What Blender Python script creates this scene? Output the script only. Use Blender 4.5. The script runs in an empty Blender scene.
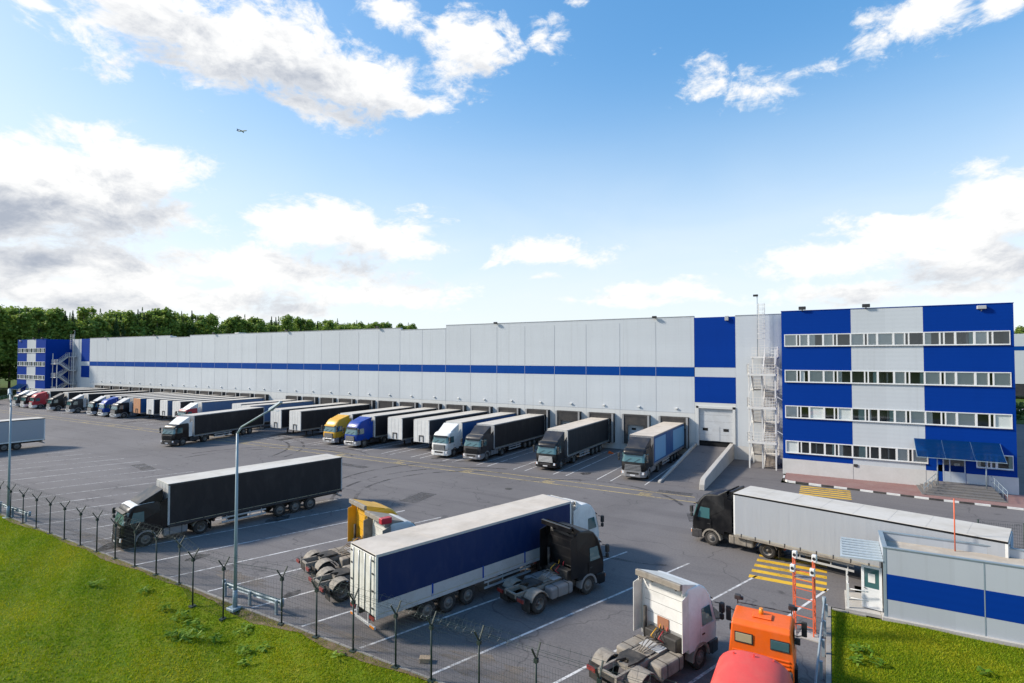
import bpy, bmesh, math, random
import numpy as np
from mathutils import Vector, Matrix
R = math.radians
random.seed(7); rng = np.random.default_rng(7)
sc = bpy.context.scene
col = sc.collection
F_PX, PITCH, YAW, CAM_H = 546.0, R(1.5757), R(-30.23), 13.0   # photogrammetry of the site plan

# ------------------------------------------------------------------ helpers
class MB:
    """collects shapes into one bmesh, built as ONE mesh object"""
    def __init__(s): s.bm = bmesh.new(); s.mi = 0
    def mat(s, i): s.mi = i; return s
    def _fin(s, faces):
        for f in faces: f.material_index = s.mi
    def hexa(s, p, bev=0, seg=2):
        v = [s.bm.verts.new(q) for q in p]
        fs = [s.bm.faces.new([v[i] for i in f]) for f in ((0,3,2,1),(4,5,6,7),(0,1,5,4),(1,2,6,5),(2,3,7,6),(3,0,4,7))]
        s._fin(fs)
        if bev:
            es = list({e for f in fs for e in f.edges})
            r = bmesh.ops.bevel(s.bm, geom=es, offset=bev, segments=seg, affect='EDGES', profile=0.5)
            s._fin(r['faces'])
        return s
    def box(s, x0, x1, y0, y1, z0, z1, bev=0, seg=1):
        return s.hexa([(x0,y0,z0),(x1,y0,z0),(x1,y1,z0),(x0,y1,z0),(x0,y0,z1),(x1,y0,z1),(x1,y1,z1),(x0,y1,z1)], bev, seg)
    def bar(s, a, b, w, h=None, up=(0,0,1)):
        a = Vector(a); b = Vector(b); h = h or w
        d = (b-a).normalized(); u = Vector(up)
        if abs(d.dot(u)) > .98: u = Vector((1,0,0))
        r = d.cross(u).normalized(); u = r.cross(d)
        r *= w/2; u *= h/2
        return s.hexa([a-r-u, a+r-u, b+r-u, b-r-u, a-r+u, a+r+u, b+r+u, b-r+u])
    def cyl(s, a, b, r0, r1=None, n=10, caps=True):
        a = Vector(a); b = Vector(b); r1 = r0 if r1 is None else r1
        d = (b-a).normalized(); u = Vector((0,0,1)) if abs(d.z) < .9 else Vector((1,0,0))
        x = d.cross(u).normalized(); y = x.cross(d)
        A = []; B = []
        for i in range(n):
            t = 2*math.pi*i/n; o = x*math.cos(t)+y*math.sin(t)
            A.append(s.bm.verts.new(a+o*r0)); B.append(s.bm.verts.new(b+o*r1))
        fs = [s.bm.faces.new((A[i],A[(i+1)%n],B[(i+1)%n],B[i])) for i in range(n)]
        for f in fs: f.smooth = True
        if caps:
            fs.append(s.bm.faces.new(list(reversed(A)))); fs.append(s.bm.faces.new(B))
        s._fin(fs); return s
    def tube(s, pts, r, n=6):
        for a, b in zip(pts[:-1], pts[1:]): s.cyl(a, b, r, n=n)
        return s
    def lathe(s, prof, c, axis, n=20):
        """prof: (radius, offset along axis)"""
        c = Vector(c); d = Vector(axis).normalized(); u = Vector((0,0,1)) if abs(d.z) < .9 else Vector((1,0,0))
        x = d.cross(u).normalized(); y = x.cross(d); rings = []
        for r, o in prof:
            rings.append([s.bm.verts.new(c+d*o+(x*math.cos(2*math.pi*i/n)+y*math.sin(2*math.pi*i/n))*r) for i in range(n)])
        fs = []
        for A, B in zip(rings[:-1], rings[1:]):
            for i in range(n):
                f = s.bm.faces.new((A[i],A[(i+1)%n],B[(i+1)%n],B[i])); f.smooth = True; fs.append(f)
        s._fin(fs); return s
    def poly(s, pts):
        f = s.bm.faces.new([s.bm.verts.new(p) for p in pts]); s._fin([f]); return s
    def prism(s, pts, off, bev=0):
        """pts polygon extruded by vector off"""
        off = Vector(off); n = len(pts)
        A = [s.bm.verts.new(p) for p in pts]; B = [s.bm.verts.new(Vector(p)+off) for p in pts]
        fs = [s.bm.faces.new(A), s.bm.faces.new(list(reversed(B)))]
        for i in range(n): fs.append(s.bm.faces.new((A[(i+1)%n], A[i], B[i], B[(i+1)%n])))
        s._fin(fs)
        if bev:
            es = list({e for f in fs for e in f.edges})
            r = bmesh.ops.bevel(s.bm, geom=es, offset=bev, segments=2, affect='EDGES', profile=.5); s._fin(r['faces'])
        return s
    def mesh(s, name, mats):
        bmesh.ops.recalc_face_normals(s.bm, faces=s.bm.faces[:])
        me = bpy.data.meshes.new(name); s.bm.to_mesh(me); s.bm.free()
        for m in mats: me.materials.append(m)
        return me

def link(name, me, parent=None, loc=None, rotz=0):
    o = bpy.data.objects.new(name, me); col.objects.link(o)
    if parent: o.parent = parent
    if loc is not None: o.location = loc
    if rotz: o.rotation_euler = (0,0,rotz)
    return o
def tag(o, label=None, cat=None, group=None, kind=None):
    if label: o['label'] = label
    if cat: o['category'] = cat
    if group: o['group'] = group
    if kind: o['kind'] = kind
    return o
def thing(name, label, cat, loc=(0,0,0), rotz=0, group=None, s=1.0):
    o = bpy.data.objects.new(name, None); o.empty_display_size = .3; col.objects.link(o)
    o.location = loc; o.rotation_euler = (0,0,rotz); o.scale = (s,s,s)
    return tag(o, label, cat, group)
CACHE = {}
def part(name, parent, mats, fn, key=None, label=None):
    """a part mesh; equal keys share mesh data"""
    if not isinstance(mats, (list, tuple)): mats = [mats]
    k = (name, key, tuple(m.name for m in mats)) if key is not None else None
    me = CACHE.get(k) if k else None
    if me is None:
        b = MB(); fn(b); me = b.mesh(name, mats)
        if k: CACHE[k] = me
    o = link(name, me, parent)
    if label: o['label'] = label
    return o
def struct(name, mats, fn, kind='structure'):
    o = part(name, None, mats, fn); o['kind'] = kind; return o

# ------------------------------------------------------------------ materials
def nm(name):
    m = bpy.data.materials.new(name); m.use_nodes = True
    nt = m.node_tree; b = nt.nodes['Principled BSDF']
    return m, nt, nt.nodes, nt.links, b
def srgb(r, g, b):
    f = lambda c: (c/255/12.92) if c/255 <= .04045 else ((c/255+.055)/1.055)**2.4
    return (f(r), f(g), f(b), 1)
def rgb(*c): return (c[0], c[1], c[2], 1)
def noise(N, L, vec, scale, detail=5, rough=.6, dist=0):
    n = N.new('ShaderNodeTexNoise'); n.inputs['Scale'].default_value = scale; n.inputs['Detail'].default_value = detail
    n.inputs['Roughness'].default_value = rough; n.inputs['Distortion'].default_value = dist
    if vec is not None: L.new(vec, n.inputs['Vector'])
    return n.outputs['Fac']
def ramp(N, L, fac, stops):
    r = N.new('ShaderNodeValToRGB'); e = r.color_ramp.elements
    while len(e) < len(stops): e.new(.5)
    for i, (p, c) in enumerate(stops):
        e[i].position = p; e[i].color = c if len(c) == 4 else (*c, 1)
    L.new(fac, r.inputs['Fac']); return r.outputs['Color']
def mixc(N, L, fac, a, b, typ='MIX'):
    m = N.new('ShaderNodeMix'); m.data_type = 'RGBA'; m.blend_type = typ
    for sock, v in ((m.inputs[0], fac), (m.inputs[6], a), (m.inputs[7], b)):
        if hasattr(v, 'links'): L.new(v, sock)
        else: sock.default_value = v
    return m.outputs[2]
def math_(N, L, op, a, b=None, clamp=False):
    m = N.new('ShaderNodeMath'); m.operation = op; m.use_clamp = clamp
    for i, v in enumerate((a, b)):
        if v is None: continue
        if hasattr(v, 'links'): L.new(v, m.inputs[i])
        else: m.inputs[i].default_value = v
    return m.outputs[0]
def coords(N, kind='Object'): return N.new('ShaderNodeTexCoord').outputs[kind]
def bump(N, L, b, h, strength, dist=.02):
    n = N.new('ShaderNodeBump'); n.inputs['Strength'].default_value = strength; n.inputs['Distance'].default_value = dist
    L.new(h, n.inputs['Height']); L.new(n.outputs[0], b.inputs['Normal'])
def scaled(N, L, vec, s):
    m = N.new('ShaderNodeMapping'); m.inputs['Scale'].default_value = s; L.new(vec, m.inputs['Vector']); return m.outputs[0]
MATS = {}
def paint(name, c, rough=.45, metal=0, dirt=.25, dcol=(.22,.19,.16), sc_=1.3, bmp=0, spec=.5, streak=False):
    """surface colour with dust and wear patches"""
    if name in MATS: return MATS[name]
    m, nt, N, L, b = nm(name)
    v = coords(N)
    if streak: v = scaled(N, L, v, (1.6, 1.6, .35))
    f = noise(N, L, v, sc_, 7, .65, .4)
    f2 = ramp(N, L, f, [(.42, (0,0,0)), (.75, (1,1,1))])
    k = math_(N, L, 'MULTIPLY', f2, dirt)
    c4 = (c[0], c[1], c[2], 1)
    o = mixc(N, L, k, c4, (*dcol, 1))
    fb = noise(N, L, v, sc_*9, 4, .6)
    o = mixc(N, L, ramp(N, L, fb, [(.3, (.0,.0,.0)), (.7, (.16,.16,.16))]), o, tuple(x*.6 for x in c4[:3])+(1,))
    L.new(o, b.inputs['Base Color']); b.inputs['Metallic'].default_value = metal
    rr = math_(N, L, 'ADD', math_(N, L, 'MULTIPLY', f2, .3), rough, True); L.new(rr, b.inputs['Roughness'])
    b.inputs['Specular IOR Level'].default_value = spec
    if bmp: bump(N, L, b, noise(N, L, v, bmp, 3), .35, .03)
    MATS[name] = m; return m
def curtain_mat(name, c, rough=.55):
    """tarpaulin: soft vertical ripples between the posts, dusty"""
    if name in MATS: return MATS[name]
    m, nt, N, L, b = nm(name); v = coords(N)
    f = noise(N, L, scaled(N, L, v, (1.2,1,.5)), 1.1, 7, .65, .5)
    d = ramp(N, L, f, [(.45, (0,0,0)), (.85, (.07,.07,.07) if max(c) < .1 else (.2,.2,.2))])
    o = mixc(N, L, d, (*c, 1), (.3,.28,.26,1))
    L.new(o, b.inputs['Base Color']); b.inputs['Roughness'].default_value = rough; b.inputs['Specular IOR Level'].default_value = .3
    h = noise(N, L, scaled(N, L, v, (3.2,1,.25)), 1.0, 3, .5)
    bump(N, L, b, h, .4, .05)
    MATS[name] = m; return m
def cladding(name, c, pitch=.5, rough=.5, vert=False, spec=.35):
    """profiled steel panels: shallow horizontal ribs and slight tone shift between sheets"""
    if name in MATS: return MATS[name]
    m, nt, N, L, b = nm(name); v = coords(N)
    sep = N.new('ShaderNodeSeparateXYZ'); L.new(v, sep.inputs[0])
    w = math_(N, L, 'SINE', math_(N, L, 'MULTIPLY', sep.outputs[0 if vert else 2], 2*math.pi/pitch))
    f = noise(N, L, scaled(N, L, v, (.04,.3,.3)), 1.0, 4, .6)
    dirtn = noise(N, L, scaled(N, L, v, (1.1,1,.12)), 1.0, 6, .65)
    o = mixc(N, L, ramp(N, L, f, [(.3, (0,0,0)), (.7, (.35,.35,.35))]), (*c,1), tuple(x*.82 for x in c)+(1,))
    o = mixc(N, L, ramp(N, L, dirtn, [(.5, (0,0,0)), (.85, (.3,.3,.3))]), o, tuple(x*.72 for x in c)+(1,))
    if max(c)-min(c) < .1:
        cell = math_(N, L, 'FLOOR', math_(N, L, 'MULTIPLY', math_(N, L, 'ADD', sep.outputs[0], 15.5), 1/5.107)); wn = N.new('ShaderNodeTexWhiteNoise'); wn.noise_dimensions = '1D'; L.new(cell, wn.inputs['W'])
        o = mixc(N, L, math_(N, L, 'MULTIPLY', wn.outputs['Value'], .45), o, tuple(x*.84 for x in c)+(1,))
        stn = noise(N, L, scaled(N, L, v, (3.0,1,.05)), 1.0, 5, .6); o = mixc(N, L, ramp(N, L, stn, [(.56, (0,0,0)), (.8, (.35,.35,.35))]), o, (c[0]*.62,c[1]*.6,c[2]*.56,1))
    L.new(o, b.inputs['Base Color']); b.inputs['Roughness'].default_value = rough; b.inputs['Specular IOR Level'].default_value = spec
    bump(N, L, b, w, .10, .012)
    MATS[name] = m; return m
def glass(name='window_glass', tint=(.90,.93,.94)):
    if name in MATS: return MATS[name]
    m, nt, N, L, b = nm(name); N.remove(b)
    t = N.new('ShaderNodeBsdfTransparent'); t.inputs[0].default_value = (*tint,1)
    g = N.new('ShaderNodeBsdfGlossy'); g.inputs['Roughness'].default_value = .03; g.inputs[0].default_value = (.9,.95,1,1)
    fr = N.new('ShaderNodeFresnel'); fr.inputs[0].default_value = 1.5
    k = math_(N, L, 'ADD', math_(N, L, 'MULTIPLY', fr.outputs[0], .9), .05, True)
    mx = N.new('ShaderNodeMixShader'); L.new(k, mx.inputs[0]); L.new(t.outputs[0], mx.inputs[1]); L.new(g.outputs[0], mx.inputs[2])
    L.new(mx.outputs[0], N['Material Output'].inputs[0]); MATS[name] = m; return m
def screen_glass():
    """windscreens: dark tinted, strongly reflecting"""
    if 'screen_glass' in MATS: return MATS['screen_glass']
    m, nt, N, L, b = nm('screen_glass')
    b.inputs['Base Color'].default_value = (.05,.13,.14,1); b.inputs['Roughness'].default_value = .04
    b.inputs['Specular IOR Level'].default_value = 1.0; b.inputs['Coat Weight'].default_value = .6
    MATS['screen_glass'] = m; return m

BLUE = (.0006,.037,.265)
M = dict(
 white=paint('white_paint', (.74,.74,.72), .4, dirt=.3), roofbeige=paint('dusty_trailer_roof', (.60,.535,.46), .75, dirt=.75, dcol=(.40,.345,.28), sc_=.5, spec=.25),
 offwhite=paint('offwhite_paint', (.68,.67,.62), .5, dirt=.45),
 black=paint('black_paint', (.006,.006,.007), .28, dirt=.06, dcol=(.12,.11,.1), spec=.4), blue=paint('cab_blue', (.001,.045,.30), .3, dirt=.06, spec=.35),
 yellow=paint('cab_yellow', (.72,.38,.015), .35, dirt=.25), red=paint('cab_red', (.45,.02,.035), .35, dirt=.2),
 orange=paint('orange_paint', (.83,.13,.008), .4, dirt=.12), tankred=paint('tank_red', (.72,.07,.055), .5, dirt=.3, dcol=(.5,.2,.17)),
 darkgrey=paint('dark_grey_paint', (.024,.024,.028), .4, dirt=.15), grey=paint('grey_paint', (.22,.22,.23), .5, dirt=.35),
 lightgrey=paint('light_grey_paint', (.45,.46,.47), .5, dirt=.4), silver=paint('silver', (.55,.56,.58), .3, .8, dirt=.3),
 rubber=paint('tyre_rubber', (.018,.017,.017), .85, dirt=.7, dcol=(.11,.095,.08), sc_=3), rim=paint('rim_steel', (.16,.15,.14), .5, .3, dirt=.6),
 dust=paint('dusty_metal', (.28,.25,.21), .75, dirt=.8, dcol=(.12,.10,.08), sc_=2.2, bmp=8), frame=paint('chassis_black', (.025,.024,.023), .7, dirt=.6, dcol=(.16,.14,.12), sc_=2),
 plastic=paint('black_plastic', (.02,.02,.021), .6, dirt=.3), greyskirt=paint('grey_skirt', (.20,.20,.205), .5, dirt=.4),
 roof=paint('trailer_roof', (.58,.55,.50), .7, dirt=.7, dcol=(.38,.345,.29), sc_=.45, spec=.3), rust=paint('rust_board', (.34,.13,.06), .8, dirt=.5),
 lampred=paint('lamp_red', (.22,.02,.015), .3, dirt=.5), lampclear=paint('lamp_clear', (.75,.77,.8), .08, dirt=.05, spec=.9), amber=paint('lamp_amber', (.8,.25,.01), .2, dirt=.05),
 plate=paint('plate_white', (.75,.75,.75), .4, dirt=.2), pole=paint('pole_blue_grey', (.24,.33,.39), .4, dirt=.2), galv=paint('galvanised', (.27,.34,.39), .55, .2, dirt=.4),
 fence=paint('fence_green_black', (.012,.03,.026), .5, dirt=.15), lattice=paint('lattice_red', (.70,.13,.05), .5, dirt=.2),
 concrete=paint('concrete', (.46,.44,.41), .85, dirt=.5, dcol=(.3,.28,.25), bmp=12, sc_=.6), plinth=paint('plinth_concrete', (.60,.59,.57), .8, dirt=.4, dcol=(.42,.4,.37), sc_=.5),
 stair=paint('stair_white', (.72,.71,.68), .5, dirt=.35, dcol=(.45,.36,.28)), stairwood=paint('stair_tread', (.42,.36,.30), .7, dirt=.5, dcol=(.2,.13,.09)),
 lower=cladding('lower_panel', (.63,.64,.63), 2.4, .55), wall=cladding('grey_cladding', (.55,.585,.615), .42, .5), bluec=cladding('blue_cladding', BLUE, .35, .6, spec=.08),
 stripe=cladding('stripe_blue', (.0006,.050,.26), .42, .6, spec=.08), dock=paint('dock_dark', (.03,.03,.032), .8, dirt=.3), dockedge=paint('dock_edge', (.32,.32,.32), .5, dirt=.4),
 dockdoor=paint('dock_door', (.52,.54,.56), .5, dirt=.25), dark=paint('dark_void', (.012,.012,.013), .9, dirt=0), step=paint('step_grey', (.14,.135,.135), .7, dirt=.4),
 frame_w=paint('window_frame', (.78,.78,.77), .4, dirt=.12), curtain_w=paint('window_blind', (.88,.88,.84), .8, dirt=.02), curtain_t=paint('window_drape', (.33,.48,.47), .8, dirt=.2), room=paint('room_dark', (.05,.05,.055), .9, dirt=.1),
 room2=paint('room_grey', (.45,.44,.42), .9, dirt=.3), cabin=cladding('cabin_panel', (.44,.47,.51), 6.0, .5), gravel=paint('roof_gravel', (.42,.36,.29), .95, dirt=.7, dcol=(.62,.58,.5), sc_=1.0, bmp=30),
 canopyg=cladding('canopy_sheet', (.42,.48,.52), .3, .45, vert=True), doorw=paint('door_white', (.76,.77,.78), .4, dirt=.2), doorg=paint('door_grey', (.42,.47,.54), .4, dirt=.15),
)
M['glass'] = glass(); M['screen'] = screen_glass()
def canopy_blue():
    m, nt, N, L, b = nm('canopy_polycarbonate'); N.remove(b)
    t = N.new('ShaderNodeBsdfTransparent'); t.inputs[0].default_value = (.07,.32,.66,1)
    d = N.new('ShaderNodeBsdfPrincipled'); d.inputs['Base Color'].default_value = (.005,.06,.20,1); d.inputs['Roughness'].default_value = .15
    mx = N.new('ShaderNodeMixShader'); mx.inputs[0].default_value = .38; L.new(t.outputs[0], mx.inputs[1]); L.new(d.outputs[0], mx.inputs[2])
    L.new(mx.outputs[0], N['Material Output'].inputs[0]); return m
M['poly'] = canopy_blue()

def asphalt():
    m, nt, N, L, b = nm('asphalt'); v = coords(N)
    big = noise(N, L, v, .045, 7, .62, .8); mid = noise(N, L, v, .35, 8, .7, .5); fine = noise(N, L, v, 9, 4, .7)
    drag = noise(N, L, scaled(N, L, v, (.04,.5,1)), 1.0, 6, .65, 1.2)
    o = ramp(N, L, big, [(.3, (.130,.121,.120)), (.52, (.162,.151,.151)), (.72, (.200,.188,.186))])
    o = mixc(N, L, ramp(N, L, mid, [(.35, (0,0,0)), (.75, (.7,.7,.7))]), o, (.185,.172,.168,1))
    o = mixc(N, L, ramp(N, L, drag, [(.5, (0,0,0)), (.75, (.5,.5,.5))]), o, (.085,.077,.081,1))
    o = mixc(N, L, ramp(N, L, fine, [(.35, (.35,.35,.35)), (.6, (0,0,0))]), o, (.05,.048,.05,1))
    st = noise(N, L, v, .9, 3, .5, .2)
    o = mixc(N, L, ramp(N, L, st, [(.68, (0,0,0)), (.76, (.6,.6,.6))]), o, (.05,.047,.048,1))
    # sealed cracks
    vo = N.new('ShaderNodeTexVoronoi'); vo.feature = 'DISTANCE_TO_EDGE'; vo.inputs['Scale'].default_value = .09
    dv = N.new('ShaderNodeVectorMath'); dv.operation = 'ADD'
    nz = N.new('ShaderNodeTexNoise'); nz.inputs['Scale'].default_value = .4; L.new(v, nz.inputs['Vector'])
    sv = N.new('ShaderNodeVectorMath'); sv.operation = 'SCALE'; sv.inputs['Scale'].default_value = 5; L.new(nz.outputs['Color'], sv.inputs[0])
    L.new(v, dv.inputs[0]); L.new(sv.outputs[0], dv.inputs[1]); L.new(dv.outputs[0], vo.inputs['Vector'])
    o = mixc(N, L, ramp(N, L, vo.outputs['Distance'], [(.0, (.6,.6,.6)), (.006, (0,0,0))]), o, (.045,.043,.045,1))
    L.new(o, b.inputs['Base Color']); b.inputs['Roughness'].default_value = .82; b.inputs['Specular IOR Level'].default_value = .3
    bump(N, L, b, fine, .4, .01); return m
M['asphalt'] = asphalt()
def worn(name, c, amount=.5, scale=2.5):
    """road paint, scuffed through to the asphalt"""
    m, nt, N, L, b = nm(name); v = coords(N)
    f = noise(N, L, v, scale, 8, .75); g = noise(N, L, v, .25, 4, .6)
    s = math_(N, L, 'ADD', math_(N, L, 'MULTIPLY', f, .6), math_(N, L, 'MULTIPLY', g, .4))
    k = ramp(N, L, s, [(amount-.10, (1,1,1)), (amount+.10, (0,0,0))])
    o = mixc(N, L, noise(N, L, v, 1.2, 5), (*c,1), tuple(x*.72 for x in c)+(1,))
    L.new(o, b.inputs['Base Color']); b.inputs['Roughness'].default_value = .8
    L.new(k, b.inputs['Alpha']); return m
M['line'] = worn('line_white', (.72,.71,.70), .56); M['linefaint'] = worn('line_faint', (.60,.59,.58), .53); M['yline'] = worn('line_yellow', (.64,.48,.17), .56)
M['zebra'] = worn('zebra_yellow', (.78,.47,.03), .60); M['tread'] = worn('tyre_mark', (.06,.056,.058), .47, .5); M['dirtpatch'] = worn('dirt_patch', (.24,.20,.165), .47, .8)
def ground_mat(name, cols, s=1.0, bmpd=.05):
    m, nt, N, L, b = nm(name); v = coords(N)
    big = noise(N, L, v, .22*s, 6, .65, .6); mid = noise(N, L, scaled(N, L, v, (1,1,1)), 1.6*s, 7, .7); fine = noise(N, L, v, 14*s, 4, .7)
    o = mixc(N, L, ramp(N, L, big, [(.35, (0,0,0)), (.65, (1,1,1))]), (*cols[0],1), (*cols[1],1))
    o = mixc(N, L, ramp(N, L, mid, [(.42, (0,0,0)), (.72, (.8,.8,.8))]), o, (*cols[2],1))
    o = mixc(N, L, ramp(N, L, fine, [(.35, (.6,.6,.6)), (.6, (0,0,0))]), o, tuple(x*.45 for x in cols[0])+(1,))
    L.new(o, b.inputs['Base Color']); b.inputs['Roughness'].default_value = .95; b.inputs['Specular IOR Level'].default_value = .1
    bump(N, L, b, math_(N, L, 'ADD', mid, fine), .8, bmpd); return m
M['turf'] = ground_mat('turf_soil', [(.085,.155,.007), (.175,.23,.010), (.24,.23,.025)])
M['land'] = ground_mat('meadow', [(.05,.10,.015), (.07,.12,.02), (.10,.11,.03)], .2)
def pavers():
    m, nt, N, L, b = nm('red_paving'); v = coords(N)
    br = N.new('ShaderNodeTexBrick'); br.inputs['Scale'].default_value = 2.2; br.inputs['Color1'].default_value = (.27,.14,.125,1); br.inputs['Color2'].default_value = (.22,.11,.10,1); br.inputs['Mortar'].default_value = (.17,.12,.11,1)
    br.inputs['Mortar Size'].default_value = .02; L.new(v, br.inputs['Vector'])
    o = mixc(N, L, ramp(N, L, noise(N, L, v, .5, 6), [(.4, (0,0,0)), (.8, (.5,.5,.5))]), br.outputs['Color'], (.3,.22,.2,1))
    L.new(o, b.inputs['Base Color']); b.inputs['Roughness'].default_value = .85; return m
M['pavers'] = pavers()
def leafmat(name, c1, c2, c3):
    m, nt, N, L, b = nm(name)
    at = N.new('ShaderNodeVertexColor'); at.layer_name = 'tone'
    o = ramp(N, L, at.outputs[0], [(0, c1), (.5, c2), (1, c3)])
    L.new(o, b.inputs['Base Color']); b.inputs['Roughness'].default_value = .6; b.inputs['Specular IOR Level'].default_value = .2
    tr = N.new('ShaderNodeBsdfTranslucent'); L.new(o, tr.inputs[0])
    mx = N.new('ShaderNodeMixShader'); mx.inputs[0].default_value = .4; L.new(b.outputs[0], mx.inputs[1]); L.new(tr.outputs[0], mx.inputs[2])
    L.new(mx.outputs[0], N['Material Output'].inputs[0]); return m
M['leaf'] = leafmat('leaf_green', (.10,.18,.035), (.22,.32,.06), (.38,.45,.11))
M['needle'] = leafmat('needle_green', (.055,.11,.04), (.09,.16,.055), (.15,.21,.07))
M['grass'] = leafmat('grass_blades', (.095,.205,.004), (.235,.315,.006), (.44,.41,.018))
M['weed'] = leafmat('weed_leaf', (.08,.17,.012), (.15,.27,.02), (.25,.36,.05))
M['bark'] = paint('bark', (.10,.075,.055), .9, dirt=.5, sc_=4)

# ------------------------------------------------------------------ camera, light, sky
cam = bpy.data.cameras.new('camera'); co = bpy.data.objects.new('camera', cam); col.objects.link(co); sc.camera = co
cam.sensor_width = 36; cam.lens = F_PX*36/1024; cam.clip_end = 20000; cam.clip_start = .1
co.location = (0,0,CAM_H); co.rotation_euler = (R(90)+PITCH, 0, -YAW)
SUN = Vector((-.84,-.36,.60)).normalized()
sl = bpy.data.lights.new('sun', 'SUN'); sl.energy = 2.4; sl.angle = R(7.0); sl.color = (1,.91,.78)
so = bpy.data.objects.new('sun', sl); col.objects.link(so); so.rotation_euler = SUN.to_track_quat('Z','Y').to_euler(); so.location = (-40,-20,60)
SUN_EL = math.asin(SUN.z); SUN_AZ = math.atan2(SUN.x, SUN.y)

def direction(u, v):
    a = (u-512)/F_PX; b = -(v-341.5)/F_PX
    cp, sp, c, s = math.cos(PITCH), math.sin(PITCH), math.cos(YAW), math.sin(YAW)
    d = cp-b*sp; z = sp+b*cp
    x, y = a*c+d*s, -a*s+d*c
    return math.atan2(x, y), math.atan2(z, math.hypot(x, y))
# clouds: (centre and half extents as they stand in the sky, strength)
CLOUDS = [(150,15,85,42,1.0),(240,45,110,58,1.1),(345,78,85,42,1.0),(395,12,40,26,.8),(300,100,60,22,.7),(470,45,42,40,.9),(412,104,14,14,.7),(556,35,25,19,.6),
 (70,185,135,46,1.25),(140,215,90,30,1.0),(10,215,80,40,1.1),(350,232,100,26,1.0),(300,222,70,20,.8),(410,246,60,12,.7),(60,262,150,24,.95),(260,268,130,20,.85),(552,256,52,15,.8),(548,274,18,6,.5),
 (985,195,62,28,1.0),(1010,215,50,30,1.0),(905,235,110,22,1.0),(840,258,110,22,.95),(985,262,90,24,.9),(760,272,45,12,.5),(930,12,78,36,1.1),(880,40,30,18,.6),(1000,0,40,20,.8),
 (690,90,14,11,-.12),(820,70,34,8,.0),(770,88,24,7,-.05),(640,290,45,7,.6),(680,286,36,9,.6),(840,292,90,10,.7),(600,300,60,6,.45),(120,296,190,16,.75),(380,296,120,12,.6),(950,290,90,10,.6),(30,0,22,10,.4),(655,54,8,6,.0),(576,2,12,8,.5)]
def make_world():
    w = bpy.data.worlds.new('World'); sc.world = w; w.use_nodes = True
    nt = w.node_tree; N, L = nt.nodes, nt.links
    g = bpy.data.node_groups.new('cloud_density', 'ShaderNodeTree')
    g.interface.new_socket('Vector', in_out='INPUT', socket_type='NodeSocketVector'); g.interface.new_socket('Density', in_out='OUTPUT', socket_type='NodeSocketFloat')
    n, l = g.nodes, g.links
    gi = n.new('NodeGroupInput'); go = n.new('NodeGroupOutput')
    vn = n.new('ShaderNodeVectorMath'); vn.operation = 'NORMALIZE'; l.new(gi.outputs[0], vn.inputs[0])
    sp = n.new('ShaderNodeSeparateXYZ'); l.new(vn.outputs[0], sp.inputs[0])
    az = math_(n, l, 'ARCTAN2', sp.outputs[0], sp.outputs[1]); el = math_(n, l, 'ARCSINE', sp.outputs[2])
    cb = n.new('ShaderNodeCombineXYZ'); l.new(az, cb.inputs[0]); l.new(el, cb.inputs[1])
    acc = None
    for (u, v, du, dv, s) in CLOUDS:
        a0, e0 = direction(u, v); a1, _ = direction(u+du, v); _, e1 = direction(u, v-dv)
        sa, se = abs(a1-a0), abs(e1-e0)
        d1 = n.new('ShaderNodeVectorMath'); d1.operation = 'SUBTRACT'; l.new(cb.outputs[0], d1.inputs[0]); d1.inputs[1].default_value = (a0, e0, 0)
        d2 = n.new('ShaderNodeVectorMath'); d2.operation = 'MULTIPLY'; l.new(d1.outputs[0], d2.inputs[0]); d2.inputs[1].default_value = (1/sa, 1/se, 0)
        d3 = n.new('ShaderNodeVectorMath'); d3.operation = 'LENGTH'; l.new(d2.outputs[0], d3.inputs[0])
        k = math_(n, l, 'SUBTRACT', 1.12, d3.outputs['Value'])
        k = math_(n, l, 'MULTIPLY', k, .55*s+.2)
        if acc is None: acc = k
        else:
            mm = n.new('ShaderNodeMath'); mm.operation = 'SMOOTH_MAX'; mm.inputs[2].default_value = .12; l.new(acc, mm.inputs[0]); l.new(k, mm.inputs[1]); acc = mm.outputs[0]
    mp = n.new('ShaderNodeMapping'); mp.inputs['Scale'].default_value = (1,1,1.9); l.new(vn.outputs[0], mp.inputs[0])
    f1 = noise(n, l, mp.outputs[0], 6.5, 13, .62, .5); f2 = noise(n, l, mp.outputs[0], 21, 10, .68, .4)
    f = math_(n, l, 'ADD', math_(n, l, 'MULTIPLY', math_(n, l, 'SUBTRACT', f1, .5), 2.5), math_(n, l, 'MULTIPLY', math_(n, l, 'SUBTRACT', f2, .5), 1.35))
    acc = math_(n, l, 'MAXIMUM', acc, -.85)
    t = math_(n, l, 'ADD', acc, f); l.new(t, go.inputs[0])
    tc = N.new('ShaderNodeTexCoord'); V = tc.outputs['Generated']
    sky = N.new('ShaderNodeTexSky'); sky.sky_type = 'NISHITA'; sky.sun_disc = False; sky.sun_elevation = SUN_EL; sky.sun_rotation = SUN_AZ
    sky.air_density = 1.0; sky.dust_density = .9; sky.ozone_density = 1.6; sky.altitude = 150
    A = N.new('ShaderNodeGroup'); A.node_tree = g; L.new(V, A.inputs[0])
    sh = N.new('ShaderNodeVectorMath'); sh.operation = 'ADD'; L.new(V, sh.inputs[0]); sh.inputs[1].default_value = (-.03,-.012,.065)
    B = N.new('ShaderNodeGroup'); B.node_tree = g; L.new(sh.outputs[0], B.inputs[0])
    def sstep(x, a, b):
        r = N.new('ShaderNodeMapRange'); r.interpolation_type = 'SMOOTHSTEP'; r.inputs[1].default_value = a; r.inputs[2].default_value = b; L.new(x, r.inputs[0]); return r.outputs[0]
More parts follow.
